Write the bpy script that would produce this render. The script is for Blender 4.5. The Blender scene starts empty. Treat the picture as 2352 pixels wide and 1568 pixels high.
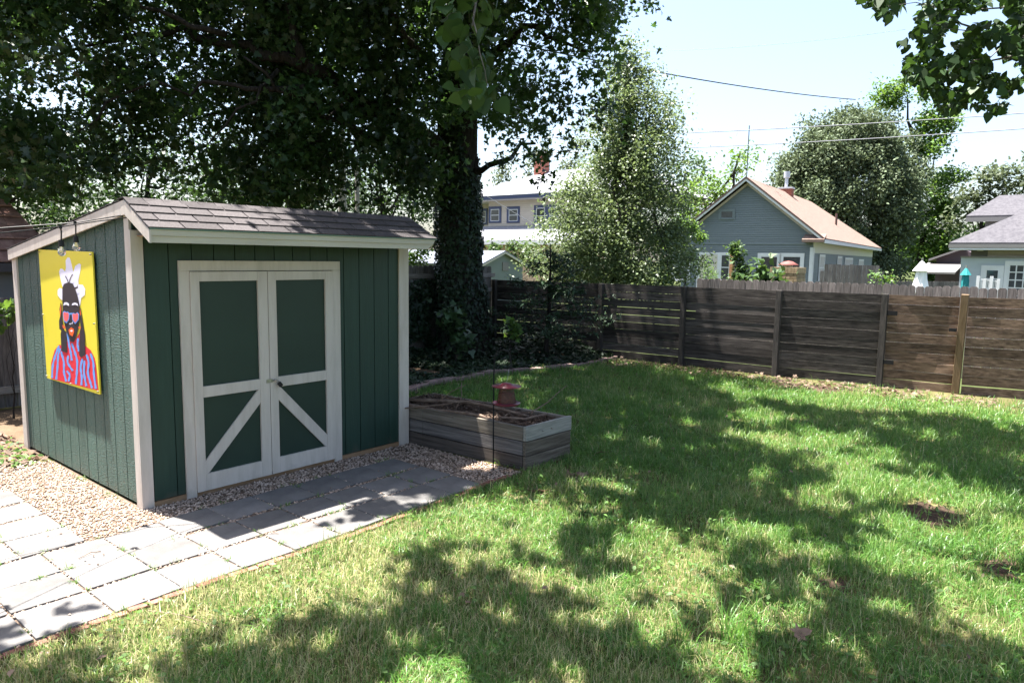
import bpy, math, random
import numpy as np
from mathutils import Vector, Matrix
rnd = random.Random(7); RNG = np.random.default_rng(11)
sc = bpy.context.scene; COL = sc.collection
PI = math.pi
# ---------------------------------------------------------------- camera
cd = bpy.data.cameras.new('camera'); cam = bpy.data.objects.new('camera', cd); COL.objects.link(cam)
CR = Matrix(((0.640159, 0.0806254, -0.764), (-0.7681007, 0.086274, -0.6344905), (0.0147573, 0.9930037, 0.1171576)))
CP = Vector((-2.35349, -5.71291, 2.02933))
cam.matrix_world = Matrix.Translation(CP) @ CR.to_4x4()
cd.sensor_width = 36; cd.lens = 36 * 1641.28 / 2352; cd.clip_start = .05; cd.clip_end = 900
sc.camera = cam
# ---------------------------------------------------------------- light
S = Vector((-.0650, .2891, .9551)).normalized()          # towards the sun
w = bpy.data.worlds.new('World'); sc.world = w; w.use_nodes = True
nt = w.node_tree; bg = nt.nodes['Background']; sky = nt.nodes.new('ShaderNodeTexSky')
sky.sky_type = 'NISHITA'; sky.sun_disc = False
sky.sun_elevation = math.asin(S.z); sky.sun_rotation = math.atan2(S.x, S.y) % (2 * PI)
sky.air_density = 1.0; sky.dust_density = 3; sky.ozone_density = 1.0
nt.links.new(sky.outputs[0], bg.inputs[0]); bg.inputs[1].default_value = .062
sd = bpy.data.lights.new('sun', 'SUN'); sun = bpy.data.objects.new('sun', sd); COL.objects.link(sun)
sd.energy = 5; sd.angle = math.radians(.55); sd.color = (1, .96, .9)
sun.rotation_euler = (-S).to_track_quat('-Z', 'Y').to_euler()
sc.view_settings.view_transform = 'Standard'; sc.view_settings.look = 'None'
sc.view_settings.exposure = 2.6; sc.view_settings.gamma = 1; sc.view_settings.use_curve_mapping = False
cy = sc.cycles
cy.max_bounces = 6; cy.diffuse_bounces = 3; cy.glossy_bounces = 2; cy.transmission_bounces = 4; cy.transparent_max_bounces = 4
cy.use_denoising = True; cy.sample_clamp_indirect = 6; cy.caustics_reflective = False; cy.caustics_refractive = False

def at(px, py, d):
    """world point seen at photo pixel (of 2352 x 1568) at horizontal distance d from the tripod"""
    v = CR @ Vector(((px - 1176) / 1641.28, -(py - 784) / 1641.28, -1)); return CP + v * (d / math.hypot(v.x, v.y))

# ---------------------------------------------------------------- materials
def nd(nt, t, **k):
    n = nt.nodes.new('ShaderNode' + t)
    for a, b in k.items(): setattr(n, a, b)
    return n
def M(name, c1, c2=None, rough=.7, spec=.3, ns=4, st=(1, 1, 1), lo=.35, hi=.65, var=0, bump=None, metal=0, trans=0, tcol=None, c3=None, alpha=None, rot=0, detail=5, splash=0):
    m = bpy.data.materials.new(name); m.use_nodes = True; t = m.node_tree; L = t.links.new
    bs = t.nodes['Principled BSDF']; out = t.nodes['Material Output']
    bs.inputs['Roughness'].default_value = rough; bs.inputs['Metallic'].default_value = metal
    bs.inputs['Specular IOR Level'].default_value = spec
    tc = nd(t, 'TexCoord'); mp = nd(t, 'Mapping'); mp.inputs['Scale'].default_value = st; mp.inputs['Rotation'].default_value = (0, 0, rot)
    L(tc.outputs['Object'], mp.inputs[0])
    src = None
    if c2 is not None:
        n = nd(t, 'TexNoise'); n.inputs['Scale'].default_value = ns; n.inputs['Detail'].default_value = detail; n.inputs['Roughness'].default_value = .65
        L(mp.outputs[0], n.inputs['Vector'])
        r = nd(t, 'ValToRGB'); e = r.color_ramp.elements
        e[0].position = lo; e[0].color = (*c1, 1); e[1].position = hi; e[1].color = (*c2, 1)
        if c3 is not None:
            e.new(min(.98, hi + .12)).color = (*c3, 1)
        L(n.outputs[0], r.inputs[0]); src = r.outputs[0]
    if var:
        a = nd(t, 'Attribute', attribute_name='var'); mr = nd(t, 'MapRange')
        mr.inputs[3].default_value = 1 - var; mr.inputs[4].default_value = 1 + var; L(a.outputs['Fac'], mr.inputs[0])
        h = nd(t, 'HueSaturation'); L(mr.outputs[0], h.inputs['Value'])
        if src: L(src, h.inputs['Color'])
        else: h.inputs['Color'].default_value = (*c1, 1)
        src = h.outputs[0]
    if splash:
        n3 = nd(t, 'TexNoise'); n3.inputs['Scale'].default_value = 9; n3.inputs['Detail'].default_value = 7; L(tc.outputs['Object'], n3.inputs['Vector'])
        sx = nd(t, 'SeparateXYZ'); L(tc.outputs['Object'], sx.inputs[0])
        ma = nd(t, 'Math', operation='MULTIPLY_ADD'); L(n3.outputs[0], ma.inputs[0]); ma.inputs[1].default_value = splash * 1.5; ma.inputs[2].default_value = -splash * .45
        mb_ = nd(t, 'Math', operation='SUBTRACT'); L(ma.outputs[0], mb_.inputs[0]); L(sx.outputs[2], mb_.inputs[1])
        mc = nd(t, 'Math', operation='MULTIPLY'); mc.use_clamp = True; L(mb_.outputs[0], mc.inputs[0]); mc.inputs[1].default_value = 3.5
        md = nd(t, 'Math', operation='MULTIPLY'); L(mc.outputs[0], md.inputs[0]); md.inputs[1].default_value = .7
        mxc = nd(t, 'MixRGB'); L(md.outputs[0], mxc.inputs[0]); L(src, mxc.inputs[1]); mxc.inputs[2].default_value = (.10, .08, .06, 1); src = mxc.outputs[0]
    if src: L(src, bs.inputs['Base Color'])
    else: bs.inputs['Base Color'].default_value = (*c1, 1)
    if bump:
        n2 = nd(t, 'TexNoise'); n2.inputs['Scale'].default_value = bump[0]; n2.inputs['Detail'].default_value = 6
        mp2 = nd(t, 'Mapping'); mp2.inputs['Scale'].default_value = bump[2] if len(bump) > 2 else st; mp2.inputs['Rotation'].default_value = (0, 0, rot)
        L(tc.outputs['Object'], mp2.inputs[0]); L(mp2.outputs[0], n2.inputs['Vector'])
        b = nd(t, 'Bump'); b.inputs['Strength'].default_value = bump[1]; b.inputs['Distance'].default_value = bump[3] if len(bump) > 3 else .01
        L(n2.outputs[0], b.inputs['Height']); L(b.outputs[0], bs.inputs['Normal'])
    if trans:
        tr = nd(t, 'BsdfTranslucent'); mx = nd(t, 'MixShader'); mx.inputs[0].default_value = trans
        if src:
            h2 = nd(t, 'HueSaturation'); h2.inputs['Hue'].default_value = .475; h2.inputs['Saturation'].default_value = 1.15; h2.inputs['Value'].default_value = tcol or 1.6
            L(src, h2.inputs['Color']); L(h2.outputs[0], tr.inputs[0])
        else: tr.inputs[0].default_value = (*c1, 1)
        L(bs.outputs[0], mx.inputs[1]); L(tr.outputs[0], mx.inputs[2]); L(mx.outputs[0], out.inputs[0])
    if alpha is not None: bs.inputs['Alpha'].default_value = alpha
    return m
green = M('green_paint', (.012, .034, .024), (.0165, .044, .0315), splash=.35, rough=.5, spec=.4, ns=3, st=(6, 6, .6), var=.06, bump=(18, .35, (4, 4, .5), .006))
green_s = M('green_paint_rough_sunlit', (.033, .078, .062), (.044, .100, .080), splash=.35, rough=.5, spec=.5, ns=2, st=(6, 6, .5), var=.10, bump=(17, 1, (1.5, 1.5, 5), .026))  # same shed paint with rougher bump, lightened: side sun put into the colour
greenf = M('green_panel_paint', (.011, .028, .021), (.014, .034, .025), rough=.45, spec=.4, ns=2, bump=(60, .1, (1, 1, 1), .002))
white = M('white_paint', (.43, .385, .335), (.52, .47, .42), splash=.22, rough=.55, ns=3, st=(5, 5, .7), lo=.3, hi=.6, bump=(40, .25, (4, 4, .6), .003))
cream = M('cream_paint', (.44, .41, .34), (.50, .475, .40), rough=.55, ns=3, st=(.6, 5, 5), bump=(40, .2, (.6, 4, 4), .003))
sillw = M('raw_wood', (.22, .13, .07), (.3, .19, .11), ns=6, st=(1, 6, 6), bump=(20, .3, (1, 6, 6)))
shing = M('asphalt_shingle', (.050, .045, .047), (.085, .077, .077), rough=.95, spec=.1, ns=60, lo=.3, hi=.7, var=.22, bump=(180, .5, (1, 1, 1), .003))
dripm = M('drip_edge_metal', (.12, .2, .16), rough=.5, var=0)
steel = M('steel', (.42, .42, .38), (.25, .22, .18), rough=.4, metal=.8, ns=30)
blackm = M('black_metal', (.010, .010, .011), rough=.7, spec=.2)
blackp = M('black_plastic', (.01, .01, .011), rough=.5)
paver = M('concrete_paver', (.088, .084, .082), (.155, .149, .144), rough=.92, spec=.1, ns=3.2, lo=.28, hi=.68, var=.14, bump=(70, .7, (1, 1, 1), .005), detail=12, c3=(.165, .158, .15))
gravel_s = M('gravel_sheet', (.05, .035, .026), (.20, .15, .115), rough=1, spec=.05, ns=70, lo=.35, hi=.62, bump=(70, 1, (1, 1, 1), .02))
stone = M('gravel_stone', (.25, .18, .135), (.41, .33, .27), rough=.9, spec=.1, ns=9, var=.45)
brick = M('red_brick', (.15, .055, .042), (.24, .125, .10), rough=.9, spec=.1, ns=14, var=.25, bump=(60, .5))
earth = M('earth', (.085, .06, .04), (.15, .105, .07), rough=1, spec=.05, ns=2.5, lo=.35, hi=.7, bump=(30, .8, (1, 1, 1), .03), c3=(.24, .19, .13))
lawnm = M('lawn_soil', (.035, .038, .016), (.11, .10, .045), rough=1, spec=.03, ns=1.7, lo=.35, hi=.62, bump=(40, .8, (1, 1, 1), .02), c3=(.26, .2, .13), detail=9)
farg = M('far_grass', (.03, .042, .015), (.06, .072, .03), rough=1, spec=.03, ns=.8)
woodg = M('grey_weathered_wood', (.13, .115, .105), (.25, .225, .21), rough=.85, spec=.15, ns=5, st=(1, 9, 9), var=.25, bump=(14, .5, (1, 12, 12), .004))
slatw = M('dark_slat_wood', (.027, .023, .021), (.102, .088, .080), rough=.8, spec=.2, ns=3.2, st=(9, .7, 9), var=.45, bump=(12, .5, (12, 1, 12), .004), detail=8)
slatb = M('brown_slat_wood', (.065, .042, .030), (.23, .155, .11), rough=.8, spec=.2, ns=3.2, st=(9, .8, 9), var=.25, bump=(12, .6, (12, 1, 12), .004), detail=8)
postw = M('fence_post_wood', (.030, .027, .025), (.065, .057, .052), rough=.85, ns=4, st=(9, 9, 1), var=.2, bump=(12, .5, (12, 12, 1), .004))
postb = M('new_post_wood', (.12, .078, .042), (.19, .13, .075), rough=.8, ns=4, st=(9, 9, 1), bump=(12, .4, (12, 12, 1), .004))
picket = M('picket_wood', (.10, .083, .080), (.22, .19, .18), rough=.85, ns=4, st=(9, 9, 1), var=.28, bump=(12, .5, (12, 12, 1), .004))
picketd = M('back_fence_wood', (.07, .062, .058), (.15, .135, .125), rough=.85, ns=4, st=(9, 9, 1), var=.25, bump=(12, .5, (12, 12, 1), .004))
plank1 = M('pale_planter_wood', (.175, .168, .148), (.30, .285, .25), rough=.85, ns=2.6, st=(1.2, 14, 20), lo=.36, hi=.6, var=.12, bump=(12, .5, (12, 2, 12), .004), detail=9)
plankx = M('planter_wood_long', (.085, .070, .055), (.19, .165, .135), rough=.85, ns=2.6, st=(12, .6, 18), lo=.38, hi=.62, var=.22, bump=(9, .5, (12, 1, 14), .004), detail=9)
planky = M('planter_wood_end', (.080, .062, .045), (.18, .15, .115), rough=.85, ns=2.6, st=(.8, 12, 18), lo=.38, hi=.62, var=.2, bump=(9, .5, (1.4, 12, 14), .004), detail=9)
bark = M('bark', (.012, .010, .009), (.040, .034, .031), rough=.95, spec=.1, ns=5, st=(5, 5, .8), bump=(7, 1, (5, 5, .8), .03))
barkg = M('grey_bark', (.10, .09, .08), (.22, .20, .18), rough=.95, spec=.1, ns=5, st=(5, 5, .8), bump=(7, 1, (5, 5, .8), .03))
twig = M('dry_twig', (.10, .065, .05), (.22, .16, .12), rough=.9, ns=12, bump=(30, .4))
mulch = M('mulch', (.05, .035, .028), (.17, .125, .10), rough=1, ns=22, bump=(40, 1, (1, 1, 1), .03), var=.4)
deadleaf = M('dead_leaf', (.07, .045, .032), (.20, .14, .10), rough=.8, ns=8, var=.35, trans=.15)
def leafm(name, c1, c2, rough=.38, spec=.5, trans=.3, var=.35, tcol=1.6): return M(name, c1, c2, rough=rough, spec=spec, ns=.9, lo=.3, hi=.7, var=var, trans=trans, tcol=tcol)
lf_main = leafm('maple_leaf', (.014, .032, .011), (.026, .054, .015), rough=.42, spec=.4, trans=.34, tcol=3.2, var=.55)
lf_over = leafm('redbud_leaf', (.018, .042, .012), (.030, .064, .016), rough=.55, spec=.2, trans=.2, tcol=2.0)
lf_pear = leafm('pear_leaf', (.072, .108, .046), (.12, .165, .075), rough=.45, spec=.4, trans=.32)
lf_mag = leafm('magnolia_leaf', (.072, .100, .054), (.105, .136, .076), rough=.6, spec=.15, trans=.15)
lf_bg = leafm('background_leaf', (.014, .030, .010), (.028, .054, .017), rough=.6, spec=.15, trans=.3, tcol=2.0)
lf_lite = leafm('light_leaf', (.06, .12, .028), (.10, .18, .045), rough=.5, spec=.25, trans=.35)
lf_mid = leafm('mid_leaf', (.035, .07, .022), (.06, .105, .033), rough=.5, spec=.25, trans=.3)
lf_olive = leafm('olive_leaf', (.055, .075, .04), (.085, .11, .058), rough=.5, spec=.25, trans=.25)
lf_ivy = leafm('ivy_leaf', (.010, .022, .010), (.020, .042, .016), rough=.5, spec=.3, trans=.1)
lf_cedar = leafm('cedar_leaf', (.020, .042, .022), (.034, .066, .030), rough=.6, spec=.25, trans=.1)
lf_bed = leafm('bed_leaf', (.03, .06, .022), (.05, .10, .035), rough=.4, trans=.2)
def grassm():
    m = bpy.data.materials.new('grass_blade'); m.use_nodes = True; t = m.node_tree; L = t.links.new
    bs = t.nodes['Principled BSDF']; a = nd(t, 'Attribute', attribute_name='var'); r = nd(t, 'ValToRGB')
    e = r.color_ramp.elements; e[0].position = 0; e[0].color = (.44, .39, .24, 1); e[1].position = 1; e[1].color = (.095, .215, .032, 1)
    e.new(.16).color = (.30, .30, .13, 1); e.new(.3).color = (.13, .22, .05, 1); e.new(.6).color = (.052, .135, .022, 1)
    L(a.outputs['Fac'], r.inputs[0]); L(r.outputs[0], bs.inputs['Base Color']); bs.inputs['Roughness'].default_value = .42; bs.inputs['Specular IOR Level'].default_value = .4
    tr = nd(t, 'BsdfTranslucent'); h = nd(t, 'HueSaturation'); h.inputs['Value'].default_value = 1.9; h.inputs['Hue'].default_value = .485; L(r.outputs[0], h.inputs['Color']); L(h.outputs[0], tr.inputs[0])
    mx = nd(t, 'MixShader'); mx.inputs[0].default_value = .36; L(bs.outputs[0], mx.inputs[1]); L(tr.outputs[0], mx.inputs[2]); L(mx.outputs[0], t.nodes['Material Output'].inputs[0])
    return m
grassM = grassm()
def siding(name, c, pitch=.12, axis='z', amt=.25):
    return M(name, tuple(v * .92 for v in c), c, rough=.6, ns=2, st=(1, 1, 3), var=.04)
sidblue = siding('blue_grey_siding', (.15, .175, .185)); sidcream = siding('cream_siding', (.50, .43, .38)); sidtan = siding('tan_siding', (.6, .40, .26))
sidmint = siding('mint_siding', (.16, .19, .178)); sidpale = siding('pale_blue_wall', (.38, .42, .46)); sidgrey = siding('grey_wall', (.19, .18, .175))
sidpurple = siding('mauve_wall', (.10, .075, .085)); navy = M('navy_trim', (.05, .06, .12), rough=.5); wtrim = M('white_trim', (.55, .55, .57), (.6, .6, .62), rough=.5)
glass = M('window_glass', (.03, .035, .04), (.06, .065, .07), rough=.08, spec=.5, ns=1.3); curtain = M('curtain', (.45, .43, .42), rough=.9)
def roofm(name, a, b): return M(name, a, b, rough=.95, spec=.1, ns=6, st=(1, 1, 1), var=.12, bump=(30, .3, (1, 1, 1), .01))
rf_tan = roofm('tan_shingle', (.14, .098, .082), (.19, .137, .115)); rf_grey = roofm('grey_shingle', (.19, .195, .22), (.25, .255, .28)); rf_purp = roofm('purple_grey_shingle', (.058, .056, .064), (.088, .085, .094))
rf_red = roofm('red_brown_shingle', (.19, .10, .08), (.36, .21, .17)); rf_slate = roofm('slate_shingle', (.12, .135, .17), (.17, .185, .22))
chim = M('chimney_brick', (.24, .07, .05), (.36, .14, .10), rough=.9, ns=12, bump=(20, .5)); tanb = M('tan_brick', (.20, .14, .085), (.30, .22, .14), rough=.9, ns=9, var=.25)
polew = M('pole_wood', (.20, .17, .15), (.33, .30, .27), ns=4, st=(8, 8, .6), rough=.9); cable = M('cable', (.03, .03, .035), rough=.5); wirel = M('wire_light', (.25, .25, .28), rough=.4)
redm = M('red_feeder_metal', (.10, .012, .022), (.15, .022, .032), rough=.35, ns=8); seed = M('seed', (.07, .06, .02), (.16, .13, .05), ns=60, rough=.9)
umbw = M('white_canvas', (.75, .76, .78), (.82, .82, .84), rough=.8, ns=5); teal = M('teal_canvas', (.01, .16, .17), (.02, .21, .22), rough=.8, ns=6)
rustp = M('orange_wood_post', (.30, .14, .07), (.38, .2, .11), ns=5, st=(6, 6, 1))
def bulbm():
    m = bpy.data.materials.new('bulb_glass'); m.use_nodes = True; b = m.node_tree.nodes['Principled BSDF']
    b.inputs['Base Color'].default_value = (.9, .88, .85, 1); b.inputs['Roughness'].default_value = .08; b.inputs['Transmission Weight'].default_value = .75; b.inputs['IOR'].default_value = 1.2; return m
bulb = bulbm()
def screenm():
    m = bpy.data.materials.new('red_mesh_screen'); m.use_nodes = True; b = m.node_tree.nodes['Principled BSDF']
    b.inputs['Base Color'].default_value = (.09, .012, .018, 1); b.inputs['Roughness'].default_value = .5; b.inputs['Alpha'].default_value = .5; return m
screen = screenm()

# ---------------------------------------------------------------- builders
ORG = {}
def thing(name, loc, label, cat, group=None, rotz=0):
    o = bpy.data.objects.new(name, None); COL.objects.link(o); o.location = loc; o.rotation_euler = (0, 0, rotz); o.empty_display_size = .2
    ORG[o] = Vector(loc) if not rotz else Vector((0, 0, 0)); tag(o, label, cat, group); return o
def tag(o, label=None, cat=None, group=None, kind=None):
    if label: o['label'] = label
    if cat: o['category'] = cat
    if group: o['group'] = group
    if kind: o['kind'] = kind
    return o
def link(name, me, parent=None, loc=None):
    o = bpy.data.objects.new(name, me); COL.objects.link(o)
    if parent is not None: o.parent = parent; ORG[o] = ORG[parent]
    else: o.location = loc or (0, 0, 0); ORG[o] = Vector(loc or (0, 0, 0))
    return o
def perp(d):
    d = d.normalized(); a = Vector((0, 0, 1)) if abs(d.z) < .9 else Vector((1, 0, 0)); u = d.cross(a).normalized(); return u, d.cross(u).normalized()
class MB:
    def __init__(s): s.v = []; s.f = []; s.m = []; s.a = []
    def add(s, vs, fs, m=0, a=None):
        n = len(s.v); s.v += [tuple(x) for x in vs]; a = rnd.random() if a is None else a
        for f in fs: s.f.append([i + n for i in f]); s.m.append(m); s.a.append(a)
        return s
    def box(s, x0, x1, y0, y1, z0, z1, m=0, a=None):
        return s.add([(x, y, z) for x in (x0, x1) for y in (y0, y1) for z in (z0, z1)], [(0, 1, 3, 2), (4, 6, 7, 5), (0, 4, 5, 1), (2, 3, 7, 6), (0, 2, 6, 4), (1, 5, 7, 3)], m, a)
    def beam(s, p, q, w, h, up=(0, 0, 1), m=0, a=None, w2=None, h2=None):
        p = Vector(p); q = Vector(q); d = (q - p).normalized(); u = Vector(up); r = d.cross(u).normalized(); u = r.cross(d)
        w2 = w2 or w; h2 = h2 or h
        vs = [p + r * i * w / 2 + u * j * h / 2 for i, j in ((-1, -1), (1, -1), (1, 1), (-1, 1))] + [q + r * i * w2 / 2 + u * j * h2 / 2 for i, j in ((-1, -1), (1, -1), (1, 1), (-1, 1))]
        return s.add(vs, [(3, 2, 1, 0), (4, 5, 6, 7), (0, 1, 5, 4), (1, 2, 6, 5), (2, 3, 7, 6), (3, 0, 4, 7)], m, a)
    def tube(s, path, rad, n=8, m=0, a=None, wob=0):
        P = [Vector(p) for p in path]; R = rad if hasattr(rad, '__len__') else [rad] * len(P); vs = []; fs = []
        u = None
        for i, p in enumerate(P):
            d = (P[min(i + 1, len(P) - 1)] - P[max(i - 1, 0)]).normalized()
            if u is None: u, v = perp(d)
            u = (u - d * u.dot(d)).normalized(); v = d.cross(u)
            for k in range(n):
                t = 2 * PI * k / n; r = R[i] * (1 + (rnd.uniform(-wob, wob) if wob else 0)); vs.append(p + u * math.cos(t) * r + v * math.sin(t) * r)
        for i in range(len(P) - 1):
            for k in range(n): a0 = i * n + k; b0 = i * n + (k + 1) % n; fs.append((a0, b0, b0 + n, a0 + n))
        fs += [tuple(range(n))[::-1], tuple(range((len(P) - 1) * n, len(P) * n))]
        return s.add(vs, fs, m, a)
    def lathe(s, c, prof, n=24, m=0, a=None):
        vs = [(c[0] + r * math.cos(2 * PI * k / n), c[1] + r * math.sin(2 * PI * k / n), c[2] + z) for r, z in prof for k in range(n)]
        fs = [(i * n + k, i * n + (k + 1) % n, (i + 1) * n + (k + 1) % n, (i + 1) * n + k) for i in range(len(prof) - 1) for k in range(n)]
        return s.add(vs, fs, m, a)
    def prism(s, poly, ext, m=0, a=None):
        n = len(poly); P = [Vector(p) for p in poly]; e = Vector(ext)
        return s.add(P + [p + e for p in P], [tuple(range(n))[::-1], tuple(range(n, 2 * n))] + [(i, (i + 1) % n, (i + 1) % n + n, i + n) for i in range(n)], m, a)
    def build(s, name, mats, parent=None, smooth=False, bevel=0, loc=None, local=False):
        me = bpy.data.meshes.new(name); o = link(name, me, parent, loc); g = Vector((0, 0, 0)) if local else ORG[o]
        me.from_pydata([(x - g.x, y - g.y, z - g.z) for x, y, z in s.v], [], s.f)
        for mm in (mats if isinstance(mats, (list, tuple)) else [mats]): me.materials.append(mm)
        me.polygons.foreach_set('material_index', s.m)
        at_ = me.attributes.new('var', 'FLOAT', 'FACE'); at_.data.foreach_set('value', s.a)
        if smooth: me.polygons.foreach_set('use_smooth', [True] * len(s.f))
        me.update()
        if bevel:
            b = o.modifiers.new('bevel', 'BEVEL'); b.width = bevel; b.segments = 2; b.limit_method = 'ANGLE'
        return o
def npmesh(name, V, k, mat, parent=None, loc=None, var=None, smooth=False, faces=None):
    """V (n,k,3): n polygons of k corners, or faces index template on n copies of k verts"""
    n = V.shape[0]; me = bpy.data.meshes.new(name); o = link(name, me, parent, loc); g = np.array(ORG[o])
    vv = (V.reshape(-1, 3) - g).astype(np.float32)
    me.vertices.add(len(vv)); me.vertices.foreach_set('co', vv.ravel())
    if faces is None: faces = [list(range(k))]
    tot = np.tile(np.array([len(f) for f in faces], np.int32), n); idx = np.concatenate([np.array(f, np.int32) for f in faces])
    li = (np.arange(n, dtype=np.int32)[:, None] * k + idx[None]).ravel()
    me.loops.add(len(li)); me.loops.foreach_set('vertex_index', li)
    me.polygons.add(len(tot)); st = np.zeros(len(tot), np.int32); st[1:] = np.cumsum(tot)[:-1]
    me.polygons.foreach_set('loop_start', st)
    try: me.polygons.foreach_set('loop_total', tot)
    except Exception: pass
    me.materials.append(mat)
    var = RNG.random(n) if var is None else var
    a = me.attributes.new('var', 'FLOAT', 'FACE'); a.data.foreach_set('value', np.repeat(var, len(faces)).astype(np.float32))
    if smooth: me.polygons.foreach_set('use_smooth', np.ones(len(tot), bool))
    me.update(calc_edges=True); return o
LEAF = {
 'maple': np.array([(0, 0), (.20, .12), (.50, -.04), (.36, .28), (.68, .50), (.26, .50), (.24, .84), (0, 1.15), (-.24, .84), (-.26, .50), (-.68, .50), (-.36, .28), (-.50, -.04), (-.20, .12)]),
 'heart': np.array([(0, .06), (.24, 0), (.46, .14), (.48, .42), (.25, .78), (0, 1.05), (-.25, .78), (-.48, .42), (-.46, .14), (-.24, 0)]),
 'oval': np.array([(0, 0), (.24, .25), (.26, .6), (0, 1), (-.26, .6), (-.24, .25)]),
 'ivy': np.array([(0, 0), (.30, -.08), (.48, .22), (.24, .42), (0, .95), (-.24, .42), (-.48, .22), (-.30, -.08)]),
 'thin': np.array([(0, 0), (.13, .35), (.0, 1), (-.13, .35)]),
}
def leaves(name, C, size, shape, mat, parent=None, up=.5, szvar=.35, loc=None, N=None, droop=0, var=None):
    """C (n,3) leaf positions"""
    T = LEAF[shape]; n = len(C); k = len(T)
    nn = RNG.normal(size=(n, 3)); nn[:, 2] = np.abs(nn[:, 2]) + up
    if N is not None: nn = N + .45 * RNG.normal(size=(n, 3))
    nn /= np.linalg.norm(nn, axis=1, keepdims=True)
    r = RNG.normal(size=(n, 3)); r[:, 2] -= droop; a = r - nn * (r * nn).sum(1, keepdims=True); a /= np.linalg.norm(a, axis=1, keepdims=True); b = np.cross(nn, a)
    s = size * (1 + szvar * RNG.uniform(-1, 1, n))[:, None, None]
    bend = (T[:, 0] ** 2)[None, :, None] * .35 * nn[:, None] - ((T[:, 1] - .3) ** 2)[None, :, None] * .25 * nn[:, None]
    V = C[:, None] + s * (T[None, :, 0, None] * b[:, None] + T[None, :, 1, None] * a[:, None] + bend)
    return npmesh(name, V, k, mat, parent, loc, var=var)
def gproj(P): return P[:, :2] - P[:, 2:3] * np.array([S.x / S.z, S.y / S.z])
def inpoly(G, poly):
    x, y = G[:, 0], G[:, 1]; r = np.zeros(len(G), bool); n = len(poly)
    for i in range(n):
        x0, y0 = poly[i]; x1, y1 = poly[i - 1]; 
        if y0 == y1: continue
        c = ((y0 > y) != (y1 > y)) & (x < (x1 - x0) * (y - y0) / (y1 - y0) + x0); r ^= c
    return r
def inview(P, m=0.0):
    d = P - np.array(CP); R_ = np.array(CR); q = d @ R_; z = -q[:, 2]; x = q[:, 0] / z; y = q[:, 1] / z
    return (z > 0) & (np.abs(x) < .7165 + m) & (y < .4777 + m) & (y > -.4777 - m)
def vnoise(X, Y, f, seed=0):
    """smooth value noise in 0..1"""
    g = np.random.default_rng(seed).random((64, 64)); x = X * f + 100; y = Y * f + 100
    i = np.floor(x).astype(int); j = np.floor(y).astype(int); u = x - i; v = y - j; u = u * u * (3 - 2 * u); v = v * v * (3 - 2 * v)
    G = lambda a, b: g[a % 64, b % 64]
    return (G(i, j) * (1 - u) + G(i + 1, j) * u) * (1 - v) + (G(i, j + 1) * (1 - u) + G(i + 1, j + 1) * u) * v
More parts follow.
